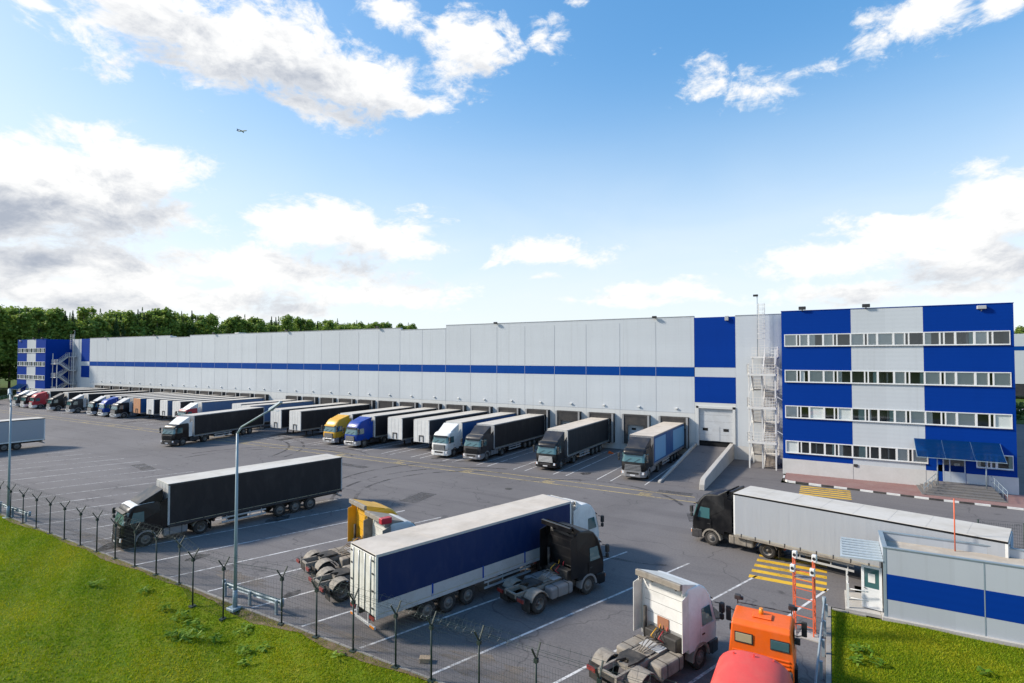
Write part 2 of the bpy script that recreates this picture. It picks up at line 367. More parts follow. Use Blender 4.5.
    dens = sstep(A.outputs[0], -.08, .42); shade = sstep(B.outputs[0], .0, 1.05)
    core = sstep(A.outputs[0], .25, .95)
    shade = math_(N, L, 'MULTIPLY', shade, math_(N, L, 'ADD', math_(N, L, 'MULTIPLY', core, .45), .55))
    K = 3.75
    cc = mixc(N, L, shade, (.98*K,.975*K,.96*K,1), (.40*K,.44*K,.52*K,1))
    # thin high veil and the haze above the horizon
    sep = N.new('ShaderNodeSeparateXYZ'); L.new(V, sep.inputs[0])
    mp2 = N.new('ShaderNodeMapping'); mp2.inputs['Scale'].default_value = (1,1,3.5); L.new(V, mp2.inputs[0])
    veiln = noise(N, L, mp2.outputs[0], 2.2, 6, .55, .8)
    hz = N.new('ShaderNodeMapRange'); hz.inputs[1].default_value = 0.0; hz.inputs[2].default_value = .52; hz.inputs[3].default_value = .80; hz.inputs[4].default_value = 0.0; hz.interpolation_type = 'SMOOTHERSTEP'; L.new(sep.outputs[2], hz.inputs[0])
    veil = math_(N, L, 'MULTIPLY', hz.outputs[0], math_(N, L, 'ADD', math_(N, L, 'MULTIPLY', veiln, .7), .62), True)
    bg = N.new('ShaderNodeHueSaturation'); bg.inputs['Saturation'].default_value = 1.45; bg.inputs['Value'].default_value = .95
    tint = mixc(N, L, 1.0, sky.outputs[0], (.97,.985,1.03,1), 'MULTIPLY')
    ss = N.new('ShaderNodeSeparateColor'); cb2 = N.new('ShaderNodeCombineColor'); L.new(tint, ss.inputs[0])
    for i in range(3):   # soft shoulder: the sky near the sun keeps its colour
        L.new(math_(N, L, 'DIVIDE', math_(N, L, 'MULTIPLY', ss.outputs[i], 7.6), math_(N, L, 'ADD', ss.outputs[i], 5.2)), cb2.inputs[i])
    L.new(cb2.outputs[0], bg.inputs['Color'])
    c1 = mixc(N, L, veil, bg.outputs[0], (.83*K,.90*K,.965*K,1))
    c2 = mixc(N, L, math_(N, L, 'MULTIPLY', dens, .97), c1, cc)
    L.new(c2, N['Background'].inputs['Color']); N['Background'].inputs['Strength'].default_value = .12
make_world()
vs = sc.view_settings; vs.view_transform = 'Standard'; vs.look = 'None'; vs.exposure = 1.28; vs.gamma = 1; vs.use_curve_mapping = False
sc.render.engine = 'CYCLES'; sc.cycles.max_bounces = 6; sc.cycles.transparent_max_bounces = 12; sc.cycles.use_denoising = True
sc.cycles.caustics_reflective = False; sc.cycles.caustics_refractive = False

# ------------------------------------------------------------------ ground, yard, markings
YW, YO = 74.36, 67.97           # warehouse wall line, office front line
def ky(x): return 17.75+.0077*max(0.0, -13.4-x)     # the yard edge runs very slightly askew
def terr(x, y):
    """grass bank beyond the yard edge: a shallow ditch, then rising towards the viewer's side"""
    d = ky(x)-y
    if d <= 0: return 0.0
    dip = -.5*math.exp(-((x+27)/5.5)**2)*math.exp(-((d-1.6)/1.3)**2)*min(1, d/.5)
    return dip - .04*min(d, 1.5) + .12*max(0, d-2.5) - .02*max(0, d-14) + .06*math.sin(x*.7+y)*min(1, d*.5)
def bigsheet(b):
    E = 6000
    b.poly([(-E,-E,-1.0),(E,-E,-1.0),(E,E,-1.0),(-E,E,-1.0)])
struct('ground', M['land'], bigsheet)
YARD = [(-190,ky(-190)),(-13.4,17.75),(-.35,17.75),(-.35,33.2),(1.0,33.2),(1.0,36.9),(24,36.9),(60,36.9),(60,63.0),(-4.6,63.0),(-4.6,YO),(-4.6,YW),(-194.5,YW),(-194.5,66),(-214,66),(-214,42)]
struct('yard', M['asphalt'], lambda b: b.poly([(x,y,0) for x, y in YARD]))
def apron(b): b.poly([(14.95,64.0,-.004),(60,64.0,-.004),(60,140,-.004),(14.95,140,-.004)])
struct('side_road', M['asphalt'], apron)
def bank(b):
    xs = list(np.arange(-75, 3, .55)); ys = [17.72,17.4,17,16.6,16.2,15.8,15.4,15,14.5,14,13.5,13,12,11,10,9,8,7,6,4,2,-2,-6,-12]
    g = [[b.bm.verts.new((x,y+ky(x)-17.75,terr(x,y+ky(x)-17.75)-.02)) for y in ys] for x in xs]
    for i in range(len(xs)-1):
        for j in range(len(ys)-1):
            f = b.bm.faces.new((g[i][j],g[i][j+1],g[i+1][j+1],g[i+1][j])); f.smooth = True
struct('grass_bank', M['turf'], bank)
def lawn_z(x, y): return .10 + .05*math.sin(x*1.3)*math.cos(y*.9)
def lawn(b):
    xs = np.linspace(-.12, 22, 34); ys = np.linspace(17.9, 32.55, 22)
    g = [[b.bm.verts.new((x,y,lawn_z(x,y))) for y in ys] for x in xs]
    for i in range(len(xs)-1):
        for j in range(len(ys)-1): b.bm.faces.new((g[i][j],g[i+1][j],g[i+1][j+1],g[i][j+1])).smooth = True
struct('lawn', M['turf'], lawn)
def edge_kerbs(b):
    for i in range(72):
        x = -75+i*1.05; k = ky(x); b.box(x, x+1.03, k-.13, k, -.4, .025, .012)
    for i in range(15): b.box(-.34, -.14, 17.9+i*1.0, 17.9+i*1.0+.985, -.1, .13, .012)
    for i in range(2): b.box(-.1+i*.75, .62+i*.75, 32.62, 32.8, -.1, .13, .012)
struct('yard_kerb', paint('old_kerb', (.30,.285,.265), .85, dirt=.7, dcol=(.20,.16,.12), sc_=.9), edge_kerbs)
DX, DY = math.cos(R(70)), math.sin(R(70))
def lines(b, xs, w=.13, z=.004, top=35.6):
    for x in xs:
        t = (top-17.95)/DY; k = (17.95-17.95)/DY
        a = Vector((x,17.95,z)); e = a+Vector((DX,DY,0))*t; n = Vector((w/2/DY,0,0))
        b.poly([a-n,a+n,e+n,e-n])
struct('parking_lines', M['line'], lambda b: lines(b, [-6.72,-10.38,-14.28,-18.30,-22.18,-26.06,-29.97,-33.82,-37.66,-41.55]))
struct('faded_parking_lines', M['linefaint'], lambda b: lines(b, [-45.4-3.9*i for i in range(15)]))
def dock_lines(b):
    for k in range(0, 15):
        X = -18.15-5.107*k
        for x, y1 in ((X-1.85,72.5),(X+1.75,71.5)):
            b.box(x-.06, x+.06, 54.75, y1, .003, .004)
    for k in range(17, 34):
        X = -18.15-5.107*k
        for x in (X-1.85, X+1.75): b.box(x-.06, x+.06, 54.75, 60, .003, .004)
struct('dock_lines', M['line'], dock_lines)
def yellow_lines(b):
    b.box(-192, -9.5, 50.55, 50.68, .003, .004); b.box(-192, -11, 52.33, 52.46, .003, .004)
    for k in range(12):
        X = -15.9-10.2*k
        for y in (50.85,51.2,51.55): b.box(X, X+1.2, y, y+.12, .003, .004)
struct('yellow_lines', M['yline'], yellow_lines)
def zebra(b):
    for i in range(5):
        y = 35.15+i*1.0; b.box(-4.35+.04*i, -.35, y, y+.48, .003, .004)
    for i in range(5):
        y = 58.6+i*.86; b.box(-2.75, 1.5, y, y+.42, .003, .004)
struct('crosswalk_stripes', M['zebra'], zebra)
def marks(b):
    def ribbon(pts, w):
        for (p, q) in zip(pts[:-1], pts[1:]):
            d = Vector((q[0]-p[0], q[1]-p[1], 0)).normalized(); n = Vector((-d.y,d.x,0))*w/2
            b.poly([Vector((*p,.006))-n, Vector((*q,.006))-n, Vector((*q,.006))+n, Vector((*p,.006))+n])
    for cx, cy, r, a0, a1 in ((-31,43,9.5,95,235),(-31,43,11.6,95,228),(-32,44.5,13.5,80,200),(-60,41,12,60,190),(-60,41,14.1,60,180),(-20,44,10,30,150),(-78,40,16,20,130),(-78,40,18,20,128),(-12,42,8,200,300)):
        ribbon([(cx+r*math.cos(R(a)), cy+r*math.sin(R(a))) for a in range(a0, a1, 4)], .34)
struct('tyre_marks', M['tread'], marks)
def patches(b):
    for cx, cy, rx, ry in ((-15.2,21.6,2.6,.9),(-12,19.5,3.2,1.0),(-9.2,18.9,1.8,.7),(-30,20,3,.6),(-20,18.4,5,.35),(-45,19,6,.5)):
        n = 22; b.poly([(cx+rx*math.cos(2*math.pi*i/n)*(.8+.3*math.sin(i*2.3)), cy+ry*math.sin(2*math.pi*i/n)*(.8+.3*math.cos(i*1.7)), .008) for i in range(n)])
def repairs(b):
    for x, y, w, h, a in ((-22,44,4.2,1.6,.2),(-50,47,6,1.1,0),(-9,46,2.4,2.4,.3),(-33,39.5,1.8,3.5,.1),(-70,34,5,1.4,-.2),(-13,53.2,3.2,1.0,0),(-58,57.5,2.2,3,0),(-3,40.5,3,1.2,.15),(-20,30,.9,4.5,-.35)):
        c, s_ = math.cos(a), math.sin(a); b.poly([(x+p*c-q*s_, y+p*s_+q*c, .002) for p, q in ((-w/2,-h/2),(w/2,-h/2),(w/2,h/2),(-w/2,h/2))])
struct('asphalt_repairs', worn('asphalt_repair', (.10,.094,.094), .55, .7), repairs)
def oil(b):
    rr = random.Random(4)
    for i in range(26):
        x, y = (-18.15-5.107*rr.randrange(0,30)+rr.uniform(-.6,.6), rr.uniform(55.5,58)) if i % 2 else (rr.uniform(-45,-5), rr.uniform(19,35))
        r_ = rr.uniform(.25,.8); n = 14; b.poly([(x+r_*(.7+.5*rr.random())*math.cos(2*math.pi*j/n), y+1.6*r_*(.7+.5*rr.random())*math.sin(2*math.pi*j/n), .010) for j in range(n)])
struct('oil_stains', worn('oil_stain', (.035,.033,.033), .50, 1.6), oil)
MC = paint('cast_iron', (.07,.065,.06), .6, .4, dirt=.5)
for i, (x, y, lab) in enumerate(((-27.5,46.5,'round cast iron manhole cover in the open yard behind the navy trailer'),(-8.0,48.5,'round cast iron manhole cover in the yard in front of the ramp'),(-55,44,'round cast iron manhole cover in the yard in front of the blue docked truck'))):
    o = part('manhole_cover', None, MC, lambda b: (b.cyl((0,0,.0),(0,0,.012),.36,n=20), b.cyl((0,0,.012),(0,0,.018),.28,n=20)), key=1); o.location = (x,y,.004); tag(o, lab, 'manhole cover', 'manhole covers in the yard')
struct('dirt_patches', M['dirtpatch'], patches)
def soil(b):
    xs_ = list(np.arange(-64, -3, .4)); w = [.12+.30*abs(math.sin(x*.43))*abs(math.cos(x*.17+.6))+.08*random.random() for x in xs_]
    for i in range(len(xs_)-1): b.poly([(xx,ky(xx)-.13-ww,terr(xx,ky(xx)-.13-ww)+.02) for xx, ww in ((xs_[i],0),(xs_[i],w[i]),(xs_[i+1],w[i+1]),(xs_[i+1],0))])
struct('soil_strip', worn('bare_soil', (.17,.115,.07), .56, 1.5), soil)
# pavement and painted kerb in front of the office
def pave_poly(z): return [(-4.4,66.3,z),(-4.36,64.4,z),(-3.9,63.75,z),(-2.6,63.58,z),(1.8,63.08,z),(8.1,62.34,z),(14.5,62.1,z),(26,62.0,z),(26,YO+.2,z),(-4.4,YO+.2,z)]
struct('pavement', M['pavers'], lambda b: b.poly(pave_poly(.12)))
KW, KB = paint('kerb_white', (.72,.72,.70), .6, dirt=.3), paint('kerb_black', (.035,.033,.033), .6, dirt=.3)
def kerb(b):
    P = [Vector(p) for p in pave_poly(0)][:8]; L_ = []; seg = 1.06
    for p, q in zip(P[:-1], P[1:]):
        n = max(1, round((q-p).length/.53))
        L_ += [p.lerp(q, i/n) for i in range(n)]
    acc = 0; k = 0
    for p, q in zip(L_[:-1], L_[1:]):
        b.mat(int(acc/seg) % 2); d = (q-p).normalized(); nn = Vector((d.y,-d.x,0))*.16
        b.hexa([p+nn+Vector((0,0,-.05)), q+nn+Vector((0,0,-.05)), q-Vector((0,0,.05)), p-Vector((0,0,.05)), p+nn+Vector((0,0,.15)), q+nn+Vector((0,0,.15)), q+Vector((0,0,.15)), p+Vector((0,0,.15))])
        acc += (q-p).length
struct('painted_kerb', [KW, KB], kerb)

# ------------------------------------------------------------------ grass and weeds
def tuft_mesh(name, pts, hgt, mat, tilt=.5, w=.035):
    n = len(pts); a = rng.uniform(0, 2*math.pi, n); h = hgt*rng.uniform(.5, 1.3, n); ww = w*rng.uniform(.6, 1.4, n)
    lean = rng.normal(0, tilt, (n,2))*h[:,None]
    P = np.asarray(pts); o = np.stack([np.cos(a)*ww, np.sin(a)*ww, np.zeros(n)], 1)
    v = np.empty((n,3,3)); v[:,0] = P-o; v[:,1] = P+o; v[:,2] = P+np.concatenate([lean, h[:,None]], 1)
    me = bpy.data.meshes.new(name); me.vertices.add(n*3); me.vertices.foreach_set('co', v.reshape(-1))
    me.loops.add(n*3); me.loops.foreach_set('vertex_index', np.arange(n*3)); me.polygons.add(n); me.polygons.foreach_set('loop_start', np.arange(n)*3); me.polygons.foreach_set('loop_total', np.full(n,3))
    # tone follows the kind of grass growing in each patch
    px = np.sin(P[:,0]*.55+1.3*np.sin(P[:,1]*.4))*np.cos(P[:,1]*.8+.7*np.sin(P[:,0]*.31)); tone = np.clip(.5+.27*px+rng.normal(0,.2,n), 0, 1)
    c = me.color_attributes.new('tone', 'BYTE_COLOR', 'CORNER'); cc = np.repeat(tone, 3); c.data.foreach_set('color', np.stack([cc,cc,cc,np.ones_like(cc)],1).reshape(-1))
    me.materials.append(mat); me.update(); return me
n = 300000; d = rng.uniform(0, 1, n)**1.25*11.5; x = rng.uniform(-64, -2, n); y = 17.60+.0077*np.maximum(0,-13.4-x)-d
keep = (-x*.62 > -(17.6-y)*2.5+4) & (rng.uniform(0,1,n) < .55+.45*np.sin(x*.9+y*1.7)**2)
x, y = x[keep], y[keep]
pts = [(a, b_, terr(a, b_)-.03) for a, b_ in zip(x, y)]
g1 = link('grass', tuft_mesh('grass', pts, .085, M['grass'], .6, .022)); g1['kind'] = 'stuff'
n = 150000; x = rng.uniform(-.1, 12, n); y = rng.uniform(20.5, 32.5, n)
g2 = link('lawn_grass', tuft_mesh('lawn_grass', [(a,b_,lawn_z(a,b_)-.02) for a, b_ in zip(x,y)], .085, M['grass'], .6, .022)); g2['kind'] = 'stuff'
def tone_fill(me, lo, hi):
    c = me.color_attributes.new('tone', 'BYTE_COLOR', 'CORNER'); nf = len(me.polygons); t = rng.uniform(lo, hi, nf)
    tot = np.empty(nf, dtype=np.int32); me.polygons.foreach_get('loop_total', tot); cc = np.repeat(t, tot)
    c.data.foreach_set('color', np.stack([cc,cc,cc,np.ones_like(cc)],1).reshape(-1))
def weed(loc, r, k, label, group):
    b = MB()
    for _ in range(k):
        a = random.uniform(0, 6.28); rr = r*math.sqrt(random.random()); c = Vector((rr*math.cos(a), rr*math.sin(a), random.uniform(.06,.32)))
        t = random.uniform(0, 6.28); s_ = random.uniform(.07,.16); el = random.uniform(-.3,.7)
        dx = Vector((math.cos(t)*math.cos(el), math.sin(t)*math.cos(el), math.sin(el)))*s_; dy = Vector((-math.sin(t), math.cos(t), 0))*s_*.42
        b.poly([c-dx, c-dx*.2+dy, c+dx*.6+dy*.8, c+dx, c+dx*.6-dy*.8, c-dx*.2-dy])
    me = b.mesh('leaves', [M['weed']]); tone_fill(me, 0, 1)
    o = link('weed_plant', me, None, loc); tag(o, label, 'weed', group)
WG = 'broad leaved weeds in the grass'
for (x, y, r, k, lab) in [(-36.2,15.2,.35,26,'small leafy weed on the left grass bank, nearest the left picture edge'),(-33.4,16.4,.4,34,'leafy weed on the grass bank below the front of the parked black truck'),
  (-30.5,15.9,.3,26,'low weed on the grass bank left of the fence post that stands lowest'),(-28.8,15.9,.45,46,'weed clump on the grass bank just below the fence and left of the lamp post'),(-27.6,15.7,.4,34,'weed clump on the bank directly left below the lamp post'),
  (-25.9,14.6,.75,110,'largest bright green weed clump on the grass bank'),(-26.3,14.0,.3,30,'small weed just below the largest weed clump on the bank'),(-25.2,15.5,.3,30,'small weed just above the largest weed clump on the bank'),
  (-24.9,16.7,.5,44,'weed at the foot of the lamp post beside the fence'),(-22.9,15.4,.4,40,'weed on the bank to the right of the lamp post'),(-22.3,16.0,.3,24,'upper small weed on the bank right of the lamp post'),
  (-21.6,14.6,.25,18,'lowest small weed on the bank right of the lamp post'),(-18.6,17.0,.3,16,'lone weed on the bank below the rear of the blue trailer')]:
    weed((x,y,terr(x,y)), r, k, lab, WG)
for (x, y, r, k, lab) in [(1.0,28.4,.4,44,'tallest weed cluster on the lawn left of centre below the grey cabin'),(.75,27.4,.3,30,'weed on the lawn just left below the tallest weed cluster'),(1.5,27.6,.25,20,'weed on the lawn just right of the tallest weed cluster'),(5.2,29.0,.22,16,'lone weed far right on the lawn below the cabin stripe')]:
    weed((x,y,lawn_z(x,y)), r, k, lab, WG)

# ------------------------------------------------------------------ warehouse
WH = thing('warehouse', 'long pale grey warehouse with a blue stripe and a row of loading docks', 'warehouse', (0,0,0))
X0, X1 = -183.5, 14.6
SEGS = [(-183.5,-141.5,18.2),(-141.5,-132.9,17.72),(-132.9,-66.4,18.08),(-66.4,-56.3,17.74),(-56.3,-15.5,18.3)]
for a, c, h in SEGS:
    part('wall', WH, M['wall'], lambda b: (b.box(a, c-.004, YW, YW+.5, 11.59, h), b.box(a, c-.004, YW, YW+.5, 5.55, 10.33)))
part('wall', WH, M['wall'], lambda b: (b.box(-10.42,-4.55,YW,YW+.5,1.7,18.2), b.box(-4.5,X1,YW,YW+.5,0,18.0), b.box(-15.45,-10.43,YW,YW+.5,10.34,11.58)))
part('wall', WH, M['wall'], lambda b: b.box(X1-.3,X1,YW+.51,178,0,17.9), label='plain end wall')
part('roof', WH, M['gravel'], lambda b: b.box(X0,X1-.31,YW+.51,178,17.2,17.45))
part('stripe', WH, M['stripe'], lambda b: b.box(X0,-15.5,YW-.012,YW+.5,10.335,11.585), label='blue horizontal stripe')
part('blue_panel', WH, M['bluec'], lambda b: (b.box(-15.48,-10.43,YW-.015,YW+.5,11.585,18.12), b.box(-15.48,-10.43,YW-.015,YW+.5,7.0,10.33)))
part('blue_panel', WH, M['bluec'], lambda b: (b.box(-188.6,-183.55,YW-.015,YW+.5,11.585,18.12), b.box(-188.6,-183.55,YW-.015,YW+.5,7.0,10.33)))
part('wall', WH, M['wall'], lambda b: (b.box(-194.4,-188.61,YW,YW+.5,0,18.1), b.box(-188.6,-183.55,YW,YW+.5,10.34,11.58)))
part('parapet_cap', WH, M['lightgrey'], lambda b: [b.box(a+.01, c-.02, YW-.05, YW+.55, h+.002, h+.07) for a, c, h in SEGS]+[b.box(-10.42,-4.6,YW-.05,YW+.55,18.202,18.27)])
def lowerw(b):
    b.box(X0,-91.9,YW-.01,YW+.48,0,5.55); b.box(-91.9,-15.5,YW-.01,YW+.48,0,5.55)
    b.box(-15.48,-15.02,YW-.01,YW+.48,0,6.99); b.box(-10.8,-10.43,YW-.01,YW+.48,0,6.99); b.box(-15.02,-10.8,YW-.01,YW+.48,6.26,6.99)
    b.box(-188.6,-183.55,YW-.01,YW+.48,0,6.99)
part('lower_wall', WH, M['lower'], lowerw)
part('plinth', WH, M['plinth'], lambda b: b.box(-10.42,-4.62,YW-.02,YW+.48,0,1.69))
def joints(b):
    x = -15.5-5.107
    while x > X0: b.box(x-.02,x+.02,YW-.018,YW-.013,.0,17.7); x -= 5.107
    b.box(X0,-15.5,YW-.03,YW-.012,5.53,5.57); b.box(X0,-15.5,YW-.022,YW-.012,4.2,4.22)
part('panel_seam', WH, paint('joint_grey', (.43,.45,.475), .6, dirt=.1), joints)
# ramp door
rd = part('roller_door', WH, M['dockdoor'], lambda b: [b.box(-15.0,-10.82,YW+.16,YW+.2,2.05+i*.84,2.05+i*.84+.825) for i in range(5)], label='large white sectional door above the ramp')
for x in (-14.55,-12.0): part('door_window', rd, M['dark'], lambda b: b.box(x,x+.65,YW+.14,YW+.158,3.35,3.7))
part('wicket_door', rd, M['dockdoor'], lambda b: (b.box(-13.45,-12.45,YW+.13,YW+.155,2.1,4.0)))
part('door_frame', rd, M['lower'], lambda b: (b.box(-15.3,-15.0,YW-.12,YW+.14,1.4,6.55), b.box(-10.82,-10.52,YW-.12,YW+.14,1.4,6.55), b.box(-15.3,-10.52,YW-.12,YW+.14,6.26,6.56)))
part('doorway', rd, M['dark'], lambda b: b.box(-15.0,-10.82,YW+.3,YW+.48,1.0,6.26))
DK = lambda k: -18.15-5.107*k
EMPTY = {1,3,10,13,25,27,29}
def dock(k):
    X = DK(k); e = k in EMPTY
    sh = part('dock_shelter', WH, M['dock'], lambda b: (b.box(X-1.9,X-1.72,YW-.75,YW-.012,.9,4.97), b.box(X+1.72,X+1.9,YW-.75,YW-.012,.9,4.97), b.box(X-1.719,X+1.719,YW-.75,YW-.012,4.72,4.97)))
    for s in (-1,1):
        part('edge_trim', sh, M['dockedge'], lambda b: b.box(*sorted((X+s*1.66,X+s*1.92)),YW-.80,YW-.752,.9,4.98))
        part('side_curtain', sh, M['dock'], lambda b: b.box(*sorted((X+s*1.715,X+s*1.12)),YW-.72,YW-.69,.95,3.54))
        part('bumper', sh, M['rubber'], lambda b: b.box(*sorted((X+s*1.2,X+s*.9)),YW-.3,YW-.02,.75,1.2))
    part('header_curtain', sh, M['dock'], lambda b: b.box(X-1.655,X+1.655,YW-.72,YW-.68,3.55 if e else 4.25,4.715))
    if e:
        dd = part('dock_door', sh, M['dockdoor'], lambda b: [b.box(X-1.3,X+1.3,YW-.09,YW-.05,1.25+i*.6,1.25+i*.6+.59) for i in range(5)])
        part('door_window', dd, M['dark'], lambda b: b.box(X-.75,X-.15,YW-.115,YW-.092,2.8,3.1))
    else:
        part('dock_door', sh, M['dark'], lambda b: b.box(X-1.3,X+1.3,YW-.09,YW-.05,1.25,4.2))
for k in list(range(0, 16))+list(range(17, 32)): dock(k)
for k in list(range(0, 33)):
    X = DK(k)+.3
    part('wall_lamp', WH, M['white'], lambda b: (b.box(-.16,.16,-.2,-.01,0,.16,.02), b.box(-.05,.05,-.12,-.01,-.12,-.002)), key=1).location = (X, YW, 6.0)
for k in range(0, 33, 5):
    part('floodlight', WH, M['darkgrey'], lambda b: (b.bar((0,.2,0),(0,-.25,.3),.06), b.box(-.3,.3,-.5,-.22,.18,.42,.02), b.box(-.25,.25,-.44,-.23,.12,.179)), key=1).location = (DK(k)-2.5, YW, 18.1)
part('floodlight', WH, M['lightgrey'], lambda b: (b.box(-.22,.22,-.3,-.02,-.3,.3,.03)), key=2).location = (-11.4, YW, 17.9)
for x, w, h in ((-176,2.2,.9),(-168,1.3,1.2),(-150,2,.8),(-120,1.6,1.4),(-96,2.6,.9)): part('roof_vent', WH, M['white'], lambda b: b.box(x,x+w,YW+3,YW+5,17.45,18.05+h*.35,.05))

# ramp up to the sectional door
RP = thing('ramp', 'asphalt vehicle ramp with concrete side walls rising to the large white door', 'ramp', (0,0,0))
part('ramp_deck', RP, M['asphalt'], lambda b: b.hexa([(-15.2,56.2,-.02),(-11.2,56.2,-.02),(-11.2,YW-.05,-.02),(-15.2,YW-.05,-.02),(-15.2,56.2,.012),(-11.2,56.2,.012),(-11.2,YW-.05,1.4),(-15.2,YW-.05,1.4)]))
part('side_wall', RP, M['concrete'], lambda b: b.hexa([(-15.5,56.4,0),(-15.22,56.4,0),(-15.22,YW-.06,0),(-15.5,YW-.06,0),(-15.5,56.4,.22),(-15.22,56.4,.22),(-15.22,YW-.06,1.75),(-15.5,YW-.06,1.75)], .03))
part('side_wall', RP, M['concrete'], lambda b: b.prism([(-11.19,55.4,0),(-11.19,YW-.06,0),(-11.19,YW-.06,1.95),(-11.19,56.3,1.08),(-11.19,55.75,.95),(-11.19,55.42,.55)], (.5,0,0), .05), label='taller concrete wall with a rounded end')

# ------------------------------------------------------------------ office blocks at both ends of the warehouse
def office(label, mirror):
    fx = (lambda x: -199.1-x) if mirror else (lambda x: x)
    OB = thing('office_building', label, 'building', (0,0,0))
    def bx(b, x0, x1, *a, **k):
        p, q = sorted((fx(x0), fx(x1))); b.box(p, q, *a, **k)
    xs = [-4.70, 1.92, 8.07, 14.93]
    rows = [(14.11,15.46),(10.16,11.52),(6.22,7.58),(2.36,3.72)]
    zs = [1.70]+[v for r in reversed(rows) for v in r]+[18.02]
    for i, m in enumerate(('bluec','wall','bluec')):
        def wallp(b):
            for j in range(0, len(zs), 2):
                bx(b, xs[i]+.003, xs[i+1]-.003, YO, YO+.35, zs[j], zs[j+1])
            if i == 0:
                for r in rows: bx(b, xs[0]+.003, -4.42, YO, YO+.35, r[0], r[1])
            if i == 2:
                for r in rows[:3]: bx(b, 14.66, xs[3]-.003, YO, YO+.35, r[0], r[1])
                bx(b, 8.26, 9.0, YO, YO+.35, 2.36, 3.72); bx(b, 11.2, 11.96, YO, YO+.35, 2.36, 3.72); bx(b, 14.66, xs[3]-.003, YO, YO+.35, 2.36, 3.72); bx(b, 9.0, 11.2, YO, YO+.35, 3.05, 3.72)
        part('wall', OB, M[m], wallp, label='blue clad bay' if m == 'bluec' else 'pale grey clad bay')
    part('wall', OB, M['bluec'], lambda b: bx(b, xs[0], xs[0]+.3, YO+.36, YW-.02, 0.0, 18.0), label='blue side wall')
    part('wall', OB, M['wall'], lambda b: bx(b, xs[3]-.3, xs[3], YO+.36, YW+6, 0.0, 18.0), label='pale side wall')
    part('plinth', OB, M['plinth'], lambda b: (bx(b, -4.74, 9.0, YO-.04, YO+.35, 0, 1.695), bx(b, 11.2, 15.0, YO-.04, YO+.35, 0, 1.695)))
    part('plinth_joint', OB, M['grey'], lambda b: [bx(b, x-.015, x+.015, YO-.05, YO-.041, .1, 1.69) for x in (1.92, 8.07, 12.8)])
    part('roof', OB, M['gravel'], lambda b: bx(b, xs[0]+.31, xs[3]-.31, YO+.36, YW+6, 17.3, 17.5))
    part('parapet_cap', OB, M['bluec'], lambda b: bx(b, xs[0]-.03, xs[3]+.03, YO-.04, YO+.4, 18.022, 18.09))
    part('room_interior', OB, M['room2'], lambda b: (bx(b, xs[0]+.4, xs[3]-.4, YO+3.0, YO+3.1, 1.8, 17.2), [bx(b, xs[0]+.4, xs[3]-.4, YO+.36, YO+2.99, z0+1.75, z0+2.0) for z0 in (6.22,10.16,2.36)], [bx(b, x, x+.12, YO+.37, YO+2.98, 1.8, 17.0) for x in (-1.5,1.92,5.0,8.07,11.5)]))
    def window(x0, x1, z0, z1, pat, seed):
        rr = random.Random(seed); W = sum(p[0] for p in pat); s = (x1-x0)/W
        edges = [x0]
        for p in pat: edges.append(edges[-1]+p[0]*s)
        def fr(b):
            bx(b, x0, x1, YO-.05, YO+.06, z0, z0+.10); bx(b, x0, x1, YO-.05, YO+.06, z1-.09, z1)
            for i, e in enumerate(edges):
                h = .06 if i not in (0, len(edges)-1) else .05
                if i < len(pat) and pat[i][1] == 'm' : h = .09
                bx(b, max(e-h, x0), min(e+h, x1), YO-.045, YO+.055, z0+.10, z1-.09)
        w = part('window', OB, M['frame_w'], fr)
        part('sill', w, M['lightgrey'], lambda b: bx(b, x0, x1, YO-.13, YO-.051, z0-.03, z0+.01))
        def panes(b):
            for p, a, c in zip(pat, edges[:-1], edges[1:]): b.poly([(fx(a+.055),YO+.03,z0+.101),(fx(c-.055),YO+.03,z0+.101),(fx(c-.055),YO+.03,z1-.091),(fx(a+.055),YO+.03,z1-.091)])
        part('pane', w, M['glass'], panes)
        cur = []
        for p, a, c in zip(pat, edges[:-1], edges[1:]):
            t = rr.random()
            if p[0] < .4: continue
            if t < .55: cur.append((a, c, 0, 'w'))
            elif t < .68: cur.append((a, a+(c-a)*rr.uniform(.3,.6), 0, 'w'))
            elif t < .80: cur.append((a+(c-a)*rr.uniform(.4,.7), c, 0, 't'))
        for kind, mt in (('w','curtain_w'),('t','curtain_t')):
            if any(q[3] == kind for q in cur):
                part('blind', w, M[mt], lambda b: [bx(b, a+.06, c-.06, YO+.07, YO+.09, z0+.05, z1-.05) for a, c, _, kk in cur if kk == kind])
    PAT = [(1.1,'m'),(.28,''),(.75,''),(1.25,'m'),(.85,'m'),(.3,''),(1.1,'')]
    for ri, (z0, z1) in enumerate(rows):
        for bi, (a, c) in enumerate(((-4.42,1.86),(1.86,8.10),(8.10,14.66))):
            if ri == 3 and bi == 2: continue
            window(a, c+(.16 if ri == 3 and bi == 1 else 0), z0, z1, PAT, 11*ri+bi+(50 if mirror else 3))
    window(11.96, 14.66, 2.36, 3.72, [(.8,'m'),(.3,''),(.4,''),(1.2,'m')], 5)
    # entrance
    dr = part('door', OB, M['doorg'], lambda b: (bx(b, 9.4, 11.15, YO-.03, YO+.05, .76, .86), bx(b, 9.4, 9.5, YO-.03, YO+.05, .86, 3.02), bx(b, 11.05, 11.15, YO-.03, YO+.05, .86, 3.02), bx(b, 9.5, 11.05, YO-.03, YO+.05, 2.92, 3.02), bx(b, 9.9, 10.0, YO-.03, YO+.05, .86, 2.92), bx(b, 10.001, 11.049, YO-.02, YO+.04, .86, 1.75), bx(b, 9.501, 9.899, YO-.02, YO+.04, .86, 1.75)))
